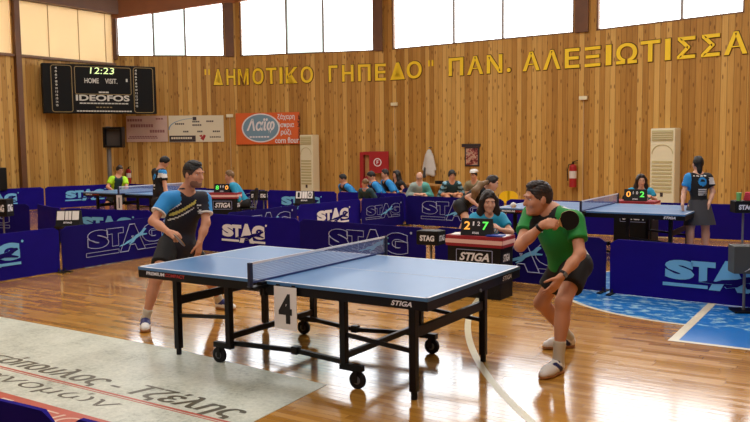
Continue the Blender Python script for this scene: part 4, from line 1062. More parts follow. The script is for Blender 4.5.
    if fine: parts.append(grow(H+N_,.0065))
    for x,th in (('l',-1),('r',1)):
        hd_=J.get('hand_'+x)
        if hd_ is not None:
            d,n=hd_[0],hd_[1]; cu=hd_[2] if len(hd_)>2 else (0.3,0.4,0.3); tcv=hd_[3] if len(hd_)>3 else 0.5
            W_=J['wri_'+x]; parts.append(grow([cone(W_-nrm(W_-J['elb_'+x])*.05*s,W_,.029*ar,.026*ar,.02)]+hand_prims(W_,d,n,th,cu,s=s*look.get('hand',1.0),tcurl=tcv),hh if h<.018 else .009))
        # foot inside the shoe
        parts.append(grow([cone(J['ank_'+x],J['ank_'+x]-Z*.045*s,.036*f,.034*f,.02),cone(J['ank_'+x]-Z*.05*s,J['toe_'+x],.034*f,.026*f,.02)],max(h,.012)))
    sk=look.get('skin',SKIN)
    bo=skin('body',parts,[sk],t,root)
    MM=frame((0,0,0),Rr,U); MB().sphere(MM.inverted()@Vector(hd+F*.0865*hs-U*.056*hs-root),(.023*hs,.0075*hs,.008*hs),M=MM,n=10).build('lips',LIP,t,True)
    # --- eyes, brows
    e=MB();ir=MB();br=MB()
    for k in (-1,1):
        c=hd+Rr*k*.032*hs+F*.0735*hs+U*.010*hs-root
        MM=frame((0,0,0),Rr,U)
        e.sphere(MM.inverted()@Vector(c),(.0125*hs,.0065*hs,.010*hs),M=MM,n=10); ir.sphere(MM.inverted()@Vector(c+F*.0068*hs),(.0058*hs,.0058*hs,.004*hs),M=MM,n=8)
        b0=hd+Rr*k*.015*hs+F*.0925*hs+U*.032*hs-root; b1=hd+Rr*k*.047*hs+F*.080*hs+U*.037*hs-root; br.cyl(b0,b1,.0045*hs,.003*hs,n=8)
    e.build('eyes',EYEW,t,True); ir.build('irises',IRIS,t,True); br.build('eyebrows',look.get('hair_mat',HAIR_B),t,True)
    # --- hair
    hm=look.get('hair_mat',HAIR_B); hc=hd+U*.034*hs-F*.014*hs; vol=look.get('hair_vol',1.0)
    hp=[ell(hc,HA,(.081*hs*vol,.1015*hs*vol,.1065*hs*vol),.02*hs)]
    cut=[] if not look.get('bald') else [(hd-F*.02*hs,F),(hd+U*.06*hs,U)]
    if not look.get('long'): cut.append((hd-U*.018*hs,-nrm(U-F*.61)))
    fr_=[ell(hd+F*.030*hs+U*.094*hs,HA,(.066*hs*vol,.066*hs,.038*hs*vol),.02*hs)] if look.get('fringe') else []
    hair=[grow(hp,min(h,.008),cuts=cut,carve=[ell(hd+F*.078*hs-U*.035*hs,HA,(.077*hs,.080*hs,.108*hs))])]
    if fr_: hair.append(grow(fr_,min(h,.011)))
    if not look.get('bald') and not look.get('long'): hair.append(grow([ell(hd+F*.034*hs+U*.102*hs,HA,(.052*hs,.044*hs,.026*hs),.02*hs),ell(hd-F*.005*hs+U*.112*hs,HA,(.058*hs,.064*hs,.030*hs),.02*hs)],min(h,.008)))
    for V_,Q_ in hair:
        r_=V_-hc; V_+=r_*(0.030*np.sin(V_[:,:1]*190+V_[:,2:]*130)*np.sin(V_[:,1:2]*170)+.02*np.sin(V_[:,2:]*260+V_[:,1:2]*90))
    ex=[cone(hd+V3(*(HA.T@V3(*a)))*hs,hd+V3(*(HA.T@V3(*b)))*hs,ra*hs,rb*hs,.03) for a,b,ra,rb in look.get('hair_extra',[])]
    if ex: hair.append(grow(ex,min(h,.012)))
    fade=look.get('fade')
    skin('hair',hair,[hm]+([fade] if fade else []),t,root,zone=(lambda P:(((P-hd)@U<.045*hs)&(np.abs((P-hd)@Rr)>.045*hs)).astype(int)) if fade else None)
    if look.get('beard'):
        skin('beard',[grow([ell(hd-U*.047*hs+F*.024*hs,HA,(.0605*hs,.0725*hs,.0745*hs),.04*hs),ell(hd+F*.078*hs-U*.093*hs,HA,(.026*hs,.020*hs,.020*hs),.03*hs)],min(h,.009),cuts=[(hd-U*.028*hs-F*.0*hs,nrm(U*.9-F*.15)),(hd-F*.012*hs,-F)],carve=[ell(hd+F*.095*hs-U*.052*hs,HA,(.028*hs,.03*hs,.014*hs))])],[BEARD],t,root)
    if look.get('glasses'):
        o=MB()
        for k in (-1,1):
            c=hd+Rr*k*.033*hs+F*.100*hs+U*.012*hs-root; o.tube([c+(Rr*math.cos(a)*.022+U*math.sin(a)*.017)*hs for a in np.linspace(0,6.28,13)],.002*hs,n=5)
            o.tube([hd+Rr*k*.056*hs+F*.098*hs+U*.014*hs-root,hd+Rr*k*.08*hs-F*.01*hs+U*.012*hs-root],.002*hs,n=5)
        o.build('glasses',M_blackm,t)
    # --- shirt
    e=look.get('loose',.016)*s
    sl=look.get('sleeve',0.62)
    def sleeves():
        o=[]
        for x in 'lr':
            S,E,W_=J['sho_'+x],J['elb_'+x],J['wri_'+x]
            if sl<=1.0:
                p=S+(E-S)*sl; d=nrm(E-S); o.append(cone(S,E,.060*ar+e,.056*ar+e*1.3,.045*s,[(p,d)]))
            else:
                p=E+(W_-E)*(sl-1); d=nrm(W_-E); o+= [cone(S,E,.058*ar+e,.048*ar+e,.04*s),cone(E,W_,.046*ar+e,.034*ar+e,.03*s,[(p,d)])]
        return o
    up_hem=look.get('hem',0.08)
    sh=[('e',p[1],p[2],p[3]+e,None,p[5],None) if p[0]=='e' else cone(p[1],p[2],p[3]+e,p[4]+e,p[5]) for p in T[:4]+T[5:]]
    sh+= [cone(pel+up*.0*s,pel-up*.12*s,.15*f+e,.155*f+e,.05*s)] if up_hem>0.1 else []
    sh+=sleeves()
    cutS=[(pel-up*up_hem*s,-up),]
    if look.get('shirt') is not None:
        vneck=[ell(nk+up*.05*s+fw*.045*s,A,(.055*s,.07*s,.085*s))]
        skin('shirt',[grow(sh,h,cuts=cutS,carve=vneck)],look['shirt'],t,root,zone=look.get('zone') and (lambda P:look['zone'](P,dict(J=J,A=A,nk=nk,pel=pel,s=s,ch=ch))))
        if look.get('collar') is not None:
            rr=.068*f if not fem else .058*f; n_=20; pts_=[]
            o=MB(); ax1=nrm(up*.85-fw*.35); 
            P=[nk+up*.028*s+(sd*math.cos(a)*rr+np.cross(ax1,sd)*math.sin(a)*rr*1.0)-root for a in np.linspace(math.pi/2+.3,math.pi/2+2*math.pi-.3,n_)]
            o.tube(P,.014*s,n=7); o.build('collar',look['collar'],t,True)
        if look.get('cuff') is not None and sl<=1:
            o=MB()
            for x in 'lr':
                S,E=J['sho_'+x],J['elb_'+x]; p=S+(E-S)*sl; d=nrm(E-S); o.cyl(p-d*.012-root,p+d*.002-root,.0595*ar+e*1.15,.0595*ar+e*1.15,n=20)
            o.build('cuff',look['cuff'],t,True)
    # --- below the waist
    bt=look.get('bottom','shorts'); bm_=look.get('bottom_mat',BLACKC); e2=.018*s
    if bt=='shorts':
        q=[ell(pel,A,(.165*f+e2,.118*f+e2,.12*s+e2),.08*s)]
        fr=look.get('short_len',0.62)
        for x in 'lr':
            Hp,K=J['hip_'+x],J['knee_'+x]; p=Hp+(K-Hp)*fr; q.append(cone(Hp,K,.090*f+e2,.080*f+e2*1.2,.05*s,[(p,nrm(K-Hp))]))
        skin('shorts',[grow(q,h,cuts=[(pel+up*.11*s,up)])],[bm_],t,root)
    elif bt=='trousers':
        q=[ell(pel,A,(.165*f+e2,.118*f+e2,.12*s+e2),.08*s)]
        for x in 'lr':
            Hp,K,An=J['hip_'+x],J['knee_'+x],J['ank_'+x]; q+=[cone(Hp,K,.090*f+e2,.062*f+e2,.05*s),cone(K,An,.060*f+e2,.048*f+e2,.04*s,[(An,nrm(An-K))])]
        skin('trousers',[grow(q,h,cuts=[(pel+up*.11*s,up)])],[bm_],t,root)
    elif bt=='skirt':
        o=MB(); n_=36; rings=[]
        for j,(zz,rx,ry) in enumerate(((.12,.150,.115),(.0,.185,.145),(-.14,.215,.175),(-.30,.24,.205))):
            ring=[]
            for k in range(n_):
                a=2*math.pi*k/n_; w_=1+(.035*j/3)*math.sin(9*a); ring.append(pel+up*zz*s+sd*math.cos(a)*rx*f*w_+fw*math.sin(a)*ry*f*w_-root)
            rings.append(ring)
        vr=[[o.bm.verts.new(p) for p in r] for r in rings]
        for Aa,Bb in zip(vr,vr[1:]):
            for k in range(n_): o.bm.faces.new((Aa[k],Aa[(k+1)%n_],Bb[(k+1)%n_],Bb[k]))
        o.bm.faces.new(vr[0]); o.build('skirt',bm_,t,True)
    # --- socks and shoes
    sm=look.get('shoe',[SHOEW,SHOEN]); 
    for x in 'lr':
        An,To=J['ank_'+x],J['toe_'+x]; K=J['knee_'+x]; sl_=An[2]-.085*s     # sole level under this foot
        d=To-An; d=nrm(V3(d[0],d[1],0)); sdv=V3(d[1],-d[0],0); L=.262*s*look.get('foot',1.0)
        heel=V3(An[0],An[1],sl_)-d*.055*s; toe=heel+d*L
        if bt!='trousers' and look.get('sock',True):
            ln=look.get('sock_len',.13)*s; q=An+nrm(K-An)*ln
            skin('sock',[grow([cone(An-Z*.04*s,An,.044*f,.042*f,.02),cone(An,An+(K-An)*.6,.042*f,.053*f,.02,[(q,nrm(K-An))])],min(h,.012))],[SOCK],t,root)
        zt=sl_+.045*s
        S_=[cone(V3(*heel[:2],sl_+.045*s)+d*.042*s,V3(*heel[:2],sl_+.042*s)+d*(L-.10*s),.042*s,.045*s,.03*s), cone(V3(*heel[:2],sl_+.04*s)+d*(L-.11*s),V3(*heel[:2],sl_+.03*s)+d*(L-.042*s),.047*s,.036*s,.03*s), cone(V3(*heel[:2],sl_+.085*s)+d*.055*s,V3(*heel[:2],sl_+.060*s)+d*.13*s,.042*s,.036*s,.03*s)]
        zf=lambda P,heel=heel,d=d,sdv=sdv,L=L,sl_=sl_:np.where(((P-heel)@d>.04*s)&((P-heel)@d<.17*s)&(np.abs(((P-heel)@d-.10*s)*.9-(P[:,2]-sl_-.055*s))<.024*s)&(np.abs((P-heel)@sdv)>.016*s),1,np.where(((P-heel)@d<.10*s)&(P[:,2]>sl_+.092*s),1,0))
        if look.get('shoe_navy'): zf=lambda P,heel=heel,d=d,sl_=sl_:np.where((P[:,2]>sl_+.060*s)&((P-heel)@d<.19*s),1,0)
        so=skin('shoe',[grow(S_,min(h,.009),cuts=[(V3(0,0,sl_+.016*s),V3(0,0,-1)),(V3(*heel[:2],sl_+.122*s),V3(0,0,1))])],sm,t,root,zone=zf)
        skin('sole',[grow([cone(V3(*heel[:2],sl_+.012*s)+d*.045*s,V3(*heel[:2],sl_+.012*s)+d*(L-.10*s),.045*s,.047*s,.02*s),cone(V3(*heel[:2],sl_+.012*s)+d*(L-.11*s),V3(*heel[:2],sl_+.012*s)+d*(L-.044*s),.049*s,.039*s,.02*s)],min(h,.009),cuts=[(V3(0,0,sl_+.022*s),V3(0,0,1)),(V3(0,0,sl_),V3(0,0,-1))])],[look.get('sole',GUM)],so,root)
    return t,root
def limb(a,b,L):        # point at distance L from a towards b
    return a+nrm(b-a)*L
FADE=mat('hair_fade',(62,44,36),0.6,noise=.3,nscale=70)
def foot(J,x,heel,toe):
    d=toe-heel; d[2]=0; d=nrm(d); J['ank_'+x]=V3(heel[0],heel[1],0.088)+d*.055; J['toe_'+x]=V3(heel[0],heel[1],0.03)+d*.20
# ---- player in navy, left end of the front table
J={}
J['hip_r']=at(169,245,7.92); J['hip_l']=at(186,245,8.08)
J['knee_r']=at(156.5,278,7.60); J['knee_l']=at(205,270,8.20)
foot(J,'r',atz(146,327,0),atz(144.5,336,0)); foot(J,'l',atz(216,308.5,0),atz(231,310,0))
J['neck']=at(186,192.5,7.88); J['sho_r']=at(167,200,7.76); J['sho_l']=at(204,200,7.98)
J['elb_r']=at(153,221,7.62); J['wri_r']=at(169,232.5,7.42); J['elb_l']=at(206,223,7.90); J['wri_l']=at(199.5,243,7.80)
J['head']=at(193.5,175,7.80); J['face']=CR*.84-CF*.50-Z*.10; J['crown']=Z+CR*.08
dR=nrm(CR*.80-Z*.38-CF*.35); nR=nrm(-Z*.55+CF*.7-CR*.2)
J['hand_r']=(dR,nR,(0.9,1.2,0.8),0.9); J['hand_l']=(nrm(-Z*.97-CR*.10-CF*.1),nrm(-CR*.8+CF*.5),(0.25,0.4,0.3),0.3)
J['ground']=V3(*((J['hip_l']+J['hip_r'])/2)[:2],0)
def zone_navy(P,c):
    sd,fw,up=c['A']; q=P-c['nk']; a,f_,b=q@sd,q@fw,q@up; aa=np.abs(a)
    z=np.zeros(len(P),int)
    lim=-.035-.95*(aa-.085)
    pan=(a>.085)&(b>lim-.045); z[pan]=1
    z[(a<-.20)&(b>-.20)]=1
    z[(a>.08)&(b>lim-.060)&(b<=lim-.045)]=2
    l1=b+.105+.72*a; z[(f_>0)&(np.abs(l1)<.017)&(a>-.07)&(a<.16)]=3
    z[(f_>0)&(np.abs(l1+.055)<.008)&(a>-.06)&(a<.16)]=2
    z[(f_>0)&(np.abs(a+.105)<.022)&(b<-.085)&(b>-.10)]=2; z[(f_>0)&(np.abs(a+.108)<.014)&(b<-.115)&(b>-.155)&(np.sin(b*400)>0)]=2
    z[(f_<-.01)&(aa>.12)&(b<-.12)&(b>-.5)&(a>0)]=1
    return z
LOOK=dict(shirt=[NAVY,SKYB,WHITEC,YELP],zone=zone_navy,collar=NAVY,cuff=WHITEC,hair_mat=HAIR_B,beard=True,fade=FADE,bottom='shorts',short_len=.62,shoe_navy=True,shoe=[SHOEW,SHOEN],hem=.14,hair_vol=1.02,sock_len=.11,head=1.04)
person('person in navy and blue jersey crouching with a bat at the left table end',J,LOOK,h=.0125,s=1.0)
def bat(grip,hdir,nrml,label,blade_mat,L=0.10):
    hdir=nrm(hdir); nrml=nrm(nrml-hdir*np.dot(nrml,hdir)); sdv=np.cross(nrml,hdir); t=thing('table_tennis_bat',label,'bat',grip,0,'table tennis bats')
    M=frame((0,0,0),sdv,hdir)     # x across, y along handle to blade, z normal
    h=MB(); h.cyl(M@Vector((0,-0.06,0)),M@Vector((0,0.045,0)),0.0155,0.0125,n=12); h.build('handle',M_wood,t,True)
    P=[]; 
    for k in range(36):
        a=2*math.pi*k/36; x=0.075*math.cos(a); y=0.078*math.sin(a)
        if y<-0.05: x*=0.75
        P.append((x,y+0.04+0.078))
    b=MB(); b.prism(P,M@Matrix.Translation((0,0,-0.003)),0.006); b.build('blade',M_wood,t)
    b=MB(); b.prism([(x*.985,(y-.118)*.985+.118) for x,y in P if y>0.055],M@Matrix.Translation((0,0,0.003)),0.004); b.build('front_rubber',blade_mat,t)
    b=MB(); b.prism([(x*.985,(y-.118)*.985+.118) for x,y in P if y>0.055],M@Matrix.Translation((0,0,-0.007)),0.004); b.build('back_rubber',M_rubber,t)
RUB_D=mat('bat_rubber_dark',(64,66,68),0.75)
RUB_G=mat('bat_rubber_grey',(120,126,150),0.5)
bat(J['wri_r']+dR*.075+nR*.028,-CF*.80+CR*.52-Z*.10,CR*.72+Z*.62+CF*.35,'bat held low in the hand of the player in navy',RUB_G)

# ---- player in green, right end of the front table
J={}
J['hip_l']=at(577,266,6.22); J['hip_r']=at(564,266,6.42)
J['knee_l']=at(563,302,5.97); J['knee_r']=at(541,303,6.55)
foot(J,'l',atz(562,371.5,0),atz(533,383,0)); foot(J,'r',atz(575,347,0),atz(538,349.5,0))
J['neck']=at(551,212,6.24); J['sho_l']=at(575,221,6.10); J['sho_r']=at(532,214,6.30)
J['elb_r']=at(520,246,6.08); J['wri_r']=at(542.5,225,5.97); J['elb_l']=at(580,254,5.96); J['wri_l']=at(561,277,5.86)
J['head']=at(538,199.5,6.20); J['face']=-CR*.95-CF*.22-Z*.10; J['crown']=Z-CR*.05
dR=nrm(CR*.92+Z*.12-CF*.12); nR=nrm(CF*.75-Z*.45+CR*.1)
J['hand_r']=(dR,nR,(0.8,1.2,0.9),0.8); J['hand_l']=(nrm(-CR*.55-Z*.78-CF*.1),nrm(CF*.8-CR*.45+Z*.1),(0.25,0.35,0.25),0.4)
J['ground']=V3(*((J['hip_l']+J['hip_r'])/2)[:2],0)
def zone_green(P,c):
    sd,fw,up=c['A']; q=P-c['nk']; a,f_,b=q@sd,q@fw,q@up
    z=np.zeros(len(P),int)
    z[(a<-.11)&(a>-.21)&(f_<.012)&(b<.05)&(b>-.10)]=1
    z[(a<-.08)&(f_<.02)&(b<-.33)]=1
    z[(np.abs(a)<.085)&(f_>.02)&(b>-.07)]=2
    z[(f_>0)&(np.abs(a-.07)<.012)&(b<-.075)&(b>-.115)]=1
    return z
LOOKG=dict(shirt=[GREEN,WHITEC,BLACKC],zone=zone_green,collar=BLACKC,hair_mat=HAIR_D,fade=FADE,bottom='shorts',short_len=.60,sole=GUM,hem=.06,sock_len=.17,head=1.08,sleeve=.60,foot=1.15)
person('person in green jersey and black shorts bending with a bat at the right table end',J,LOOKG,h=.011,s=1.0)
bat(J['wri_r']+dR*.085+nR*.030,CR*.90+Z*.30-CF*.10,-CF*.98+CR*.0-Z*.05,'dark bat held to the chest of the player in green',RUB_D)
def wristband(J,x,label_mat,name,label,off=.015):
    W_,E=J['wri_'+x],J['elb_'+x]; d=nrm(W_-E); t=thing(name,label,'watch',W_-d*off); 
    o=MB(); o.cyl(-d*.011,d*.011,.034,n=20); o.build('strap',label_mat,t,True)
    return t,d
t,d=wristband(J,'l',M_black,'wristwatch','black wristwatch on the lowered arm of the player in green',.03)
u=nrm(-CF+CR*.3); MB().box((0,0,0),(.036,.03,.012),M=frame(u*.034,np.cross(d,u),d),bev=.003).build('watch_face',M_grey,t)
wristband(J,'r',M_black,'wristband','dark wristband on the raised arm of the player in green',.03)
# the ball in the air in front of him
b=MB().sphere((0,0,0),0.02,n=20).build('table_tennis_ball',mat('ball_white',(238,238,236),0.4),None,True); b.location=at(513.3,205.2,5.5); tag(b,'white ball in the air before the face of the player in green','ball')

# ---- seated figures
def chair(p,face,label,mt,seat=0.44,w=0.42,group='chairs behind the barriers',bk=.42):
    rz=math.atan2(face[1],face[0])-math.pi/2; t=thing('chair',label,'chair',(p[0],p[1],0),rz,group)
    MB().box((0,0,seat-.012),(w,0.40,0.024),bev=.008).build('seat',mt,t)
    o=MB(); n=9
    for k in range(n-1):
        a0=-.9+1.8*k/(n-1);a1=-.9+1.8*(k+1)/(n-1)
        X=lambda a:w/2*math.sin(a)/math.sin(.9); Y=lambda a:-.19-.05*math.cos(a)
        zt=lambda a:seat+bk-.10*(abs(a)/.9)**3
        F_=[(X(a0),Y(a0),seat+.16),(X(a1),Y(a1),seat+.16),(X(a1),Y(a1)-.02,zt(a1)),(X(a0),Y(a0)-.02,zt(a0))]
        f=[Vector(q) for q in F_]; bck=[q+Vector((0,-.015,0)) for q in f]
        vs=[o.bm.verts.new(q) for q in f+bck]
        for q in ((0,1,2,3),(7,6,5,4),(0,4,5,1),(1,5,6,2),(2,6,7,3),(3,7,4,0)): o.bm.faces.new([vs[i] for i in q])
    bmesh.ops.remove_doubles(o.bm,verts=o.bm.verts,dist=1e-5); o.build('backrest',mt,t,True)
    for sx in (-1,1):
        MB().cyl((sx*(w/2-.03),.17,0),(sx*(w/2-.05),.15,seat-.02),.012,n=8).build('leg',M_grey,t); MB().tube([(sx*(w/2-.03),-.20,0),(sx*(w/2-.04),-.17,seat-.02),(sx*(w/2-.06),-.245,seat+.2)],.012,n=8).build('leg',M_grey,t)
    return t
def seated(hpx,hpy,d,face,lean=0.35,s=0.9,seat=0.42,sw=.17,hands='knee',facedir=None,drop=0.0,arms=None):
    face=nrm(V3(face[0],face[1],0)); rt=np.cross(face,Z); J={}
    hd=at(hpx,hpy,d); J['head']=hd; J['face']=nrm(face+Z*(-.12)) if facedir is None else facedir
    nk=hd-Z*.155*s-face*.035*s; J['neck']=nk
    pel=V3(nk[0],nk[1],0)-face*lean*s; pel[2]=seat+.09*s
    # keep the trunk length sensible
    tl=np.linalg.norm(nk-pel)
    J['hip_r']=pel+rt*.09*s; J['hip_l']=pel-rt*.09*s
    for x,k in (('r',1),('l',-1)):
        J['sho_'+x]=nk+rt*k*sw*s-Z*.055*s; J['knee_'+x]=J['hip_'+x]+face*.42*s+rt*k*.05*s+Z*.01; a=J['knee_'+x]+face*.03; J['ank_'+x]=V3(a[0],a[1],.088*s); J['toe_'+x]=J['ank_'+x]+face*.15*s-Z*.05*s
        kn=J['knee_'+x]
        if hands=='knee': w=kn+Z*.09-face*.08-rt*k*.03
        elif hands=='table': w=nk+face*.36*s+rt*k*.10*s; w[2]=max(w[2]-.30,arms or 0.74)
        else: w=nk+face*.22-Z*.32+rt*k*.02
        S=J['sho_'+x]; mid=(S+w)/2; L=np.linalg.norm(w-S); h_=math.sqrt(max(0.0,(.275*s)**2-(L/2)**2)); J['elb_'+x]=mid+nrm(rt*k*.6-Z*.6-face*.5)*h_; J['wri_'+x]=w
        J['hand_'+x]=(nrm(w-J['elb_'+x]+face*.05-Z*.02),nrm(-Z-rt*k*.3),(0.3,0.4,0.3),.3)
    J['ground']=V3(pel[0],pel[1],0)
    return J,pel
toward=lambda p: nrm(V3(CAM[0]-p[0],CAM[1]-p[1],0))
LONGH=[((0,-.03,.05),(0,-.075,-.24),.088,.085)]+[q for k in (-1,1) for q in (((k*.030,.045,.108),(k*.078,.030,.03),.026,.030),((k*.078,.030,.03),(k*.092,.012,-.10),.030,.040),((k*.092,.012,-.10),(k*.10,.015,-.25),.042,.045))]
# umpire of the front table
fc=-CF*.97+CR*.08
J,pel=seated(488.5,202.5,9.42,fc,lean=.16,s=.93,seat=.42,sw=.18,hands='table',arms=.735)
J['elb_l']=at(511,232,9.34); J['elb_r']=at(472.5,231,9.32); J['wri_r']=at(482,231,9.20); J['wri_l']=at(500,229.5,9.20)
J['hand_l']=(nrm(-CR*.6+Z*.5-CF*.5),nrm(CF*.4-Z*.6-CR*.3),(.4,.6,.4),.4)
UMP=dict(shirt=[CYAN],collar=CYAN,hair_mat=HAIR_D,long=True,hair_extra=LONGH,fem=True,bottom='trousers',hem=.10,skin=SKIN2,head=1.13,hair_vol=1.08)
def zone_badge(P,c):
    sd,fw,up=c['A']; q=P-c['nk']; a,f_,b=q@sd,q@fw,q@up; z=np.zeros(len(P),int); z[(f_>0)&(np.abs(a+.085)<.035)&(np.abs(b+.15)<.028)&(np.sin(a*160+b*90)>-.2)]=1; return z
UMP['shirt']=[CYAN,WHITEC]; UMP['zone']=zone_badge
person('person with long dark hair in turquoise shirt seated behind the front table scoreboard',J,UMP,h=.013,s=.93)
chair(pel-nrm(fc)*.0,fc,'dark chair under the person in turquoise at the front umpire table',M_black,.41)
# umpire of the right table
J,pel=seated(641,181,13.95,-CF*.98-CR*.1,lean=.16,s=.92,seat=.42,sw=.19,hands='table',arms=.79)
person('person in turquoise shirt seated behind the right-hand umpire table',J,dict(UMP,hair_vol=1.0,head=1.0),h=.02,s=.92)
chair(pel,-CF,'dark chair under the person in turquoise on the right',M_black,.41)
# umpire by the far left table, leaning to the left
J,pel=seated(229.5,176.5,16.75,-CR*.9-CF*.35,lean=.30,s=.95,seat=.42,hands='knee')
person('person in turquoise jacket hunched beside the far umpire table at left',J,dict(shirt=[CYAN],bottom='trousers',sleeve=1.9,hair_mat=HAIR_L,head=1.0),h=.022,s=.95)
chair(pel,-CR*.9-CF*.35,'dark chair under the hunched person in turquoise at left',M_black,.41)
# people sitting along the wall
def crowd(hpx,hpy,d,face,label,look,lean=.3,s=.9,hands='knee',facedir=None,grp=None,seat=.40,chair_label=None,cm=None):
    J,pel=seated(hpx,hpy,d,face,lean=lean,s=s,hands=hands,facedir=facedir,seat=seat)
    person(label,J,look,grp,h=.021,s=s)
    chair(pel,face,chair_label,cm or M_fabric2,seat-.005,bk=.27)
def zone_sleeve(P,c):
    sd,fw,up=c['A']; q=P-c['nk']; a,b=q@sd,q@up; z=np.zeros(len(P),int); z[(np.abs(a)>.11)]=1; return z
BOY=dict(shirt=[BLACKC,SKYB],zone=zone_sleeve,collar=SKYB,bottom='shorts',hair_mat=HAIR_B,short_len=.8,sleeve=.8)
LF=-CR*.9-CF*.4
crowd(343,179,19.1,-CR*.8-CF*.55,'boy in dark jersey with blue sleeves leaning left of the red cabinet',dict(BOY,sleeve=1.7),lean=.34,facedir=nrm(-CR*.9-CF*.1-Z*.35),chair_label='chair under the boy left of the red cabinet')
crowd(371.5,176.5,18.7,LF,'boy with bushy dark hair and blue sleeves below the red cabinet door',BOY,lean=.30,facedir=nrm(-CR*.85-CF*.2-Z*.5),s=.93,chair_label='chair under the bushy-haired boy')
crowd(365,183.5,17.5,-CR*.6-CF*.8,'small person with brown hair bent low beside the bushy-haired boy',dict(BOY,shirt=[DKTEAL,DKTEAL],hair_mat=HAIR_L),lean=.30,s=.8,facedir=nrm(CR*.5-CF*.4-Z*.6),chair_label='chair under the small bent person',seat=.34)
crowd(385,174.5,18.9,LF,'boy with short brown hair and blue sleeves right of the bushy-haired boy',dict(BOY,hair_mat=HAIR_D),lean=.28,s=.95,facedir=nrm(-CR*.9-CF*.35-Z*.1),chair_label='chair under the brown-haired boy')
crowd(396.5,175.5,19.7,LF,'girl with long black hair and sleeveless black top behind the boys',dict(BOY,shirt=[BLACKC],zone=None,sleeve=.2,long=True,hair_extra=LONGH,fem=True),lean=.22,s=.95,facedir=nrm(-CR*.8-CF*.5-Z*.1),chair_label='chair under the girl with long black hair')
crowd(419.5,177.5,18.2,-CF,'bald man in grey and teal jacket seated under the hanging coat',dict(shirt=[mat('grey_jacket',(150,168,160),.7),TEAL],zone=lambda P,c:(((P-c['nk'])@c['A'][0])<-.06).astype(int),bald=True,hair_mat=mat('grey_hair',(150,146,140),.6),sleeve=1.9,bottom='trousers',glasses=True,skin=SKIN2),lean=.2,s=.95,facedir=nrm(-CF*.9-CR*.1-Z*.4),chair_label='chair under the bald man')
crowd(452,176,18.2,-CF*.95+CR*.1,'boy with dark bushy hair and dark teal jersey beside the wall bench',dict(shirt=[DKTEAL,mat('pale_sleeve',(120,170,190),.6)],zone=lambda P,c:((np.abs((P-c['nk'])@c['A'][0])>.13)&(np.sin(((P-c['nk'])@c['A'][2])*60)>0)).astype(int),hair_mat=HAIR_B,hair_vol=1.16,sleeve=1.2,bottom='trousers'),lean=.2,s=.95,chair_label='chair under the boy in dark teal')
crowd(474,176,18.6,-CF*.8-CR*.4,'person in white cap sitting behind the bending girl',dict(shirt=[mat('khaki',(140,130,96),.7)],hair_mat=HAIR_B,sleeve=.9,bottom='trousers'),lean=.2,s=.95,chair_label='chair under the person in white cap')
p=at(474,171.3,18.6); o=MB(); o.sphere((0,0,0),(.098,.105,.06),n=16); tcap=thing('cap','white cap on the head of the person behind the bending girl','cap',p); o.build('crown',WHITEC,tcap,True); MB().cyl(-nrm(CF*.8+CR*.4)*.11-Z*.03,-nrm(CF*.8+CR*.4)*.11-Z*.022,.075,n=16).build('peak',WHITEC,tcap)
# empty yellow chair, bench and coat by the wall
p=at(510.5,205,17.3); chair(p,-CF,'empty yellow plastic chair against the boards right of centre',M_yelplastic,.25,.42)
L_=WF[2]; t=thing('wall_bench','light wooden bench along the wall under the hanging coat','bench',L_@Vector((1.75,0,0.35)))
Lb=Matrix.Translation(-t.location)@L_
MB().box((1.75,0.50,0.30),(1.7,0.05,0.40),M=Lb,bev=.01).build('seat',M_wood,t)
for u in (1.0,2.5): MB().box((u,0.24,0.30),(0.06,0.48,0.34),M=Lb).build('leg',M_wood,t)
b=MB().box((0,0,.05),(.22,.16,.10),bev=.02).build('black_bag',M_black); b.location=L_@Vector((2.15,.526,.30)); b['label']='small black bag lying on the wall bench'; b['category']='bag'
# hanging coat
c0=V3(*(L_@Vector((1.72,0.0,0.16)))); du=V3(*(L_.col[0].xyz)); dn=V3(*(L_.col[2].xyz)); t=thing('hanging_coat','pale grey coat hanging on a hook on the boards','coat',V3(c0[0],c0[1],.68)); root=V3(c0[0],c0[1],.68)
AX=np.array([du,dn,Z]); B_=c0*V3(1,1,0)
fab=[ell(B_+Z*1.42,AX,(.10,.06,.14),.06),cone(B_+Z*1.35-du*.02,B_+Z*.80-du*.13,.085,.075,.06),cone(B_+Z*1.35+du*.02,B_+Z*.80+du*.13,.085,.075,.06),cone(B_+Z*1.3+dn*.03,B_+Z*.85+dn*.02,.07,.085,.06),cone(B_+Z*1.38+du*.09,B_+Z*.95+du*.2,.05,.045,.03),cone(B_+Z*1.38-du*.09,B_+Z*.95-du*.2,.05,.045,.03)]
skin('coat_body',[grow(fab,.022)],[mat('coat_cloth',(206,208,206),.8,noise=.12,nscale=9)],t,root)
skin('lining',[grow([cone(B_+Z*.98-du*.1+dn*.06,B_+Z*.74-du*.15+dn*.05,.05,.055,.03)],.022)],[mat('coat_lining',(70,74,80),.8)],t,root)
MB().cyl(V3(0,0,.93)-dn*.14,V3(0,0,.93)+dn*.02,.015,n=10).build('hook',M_grey,t)

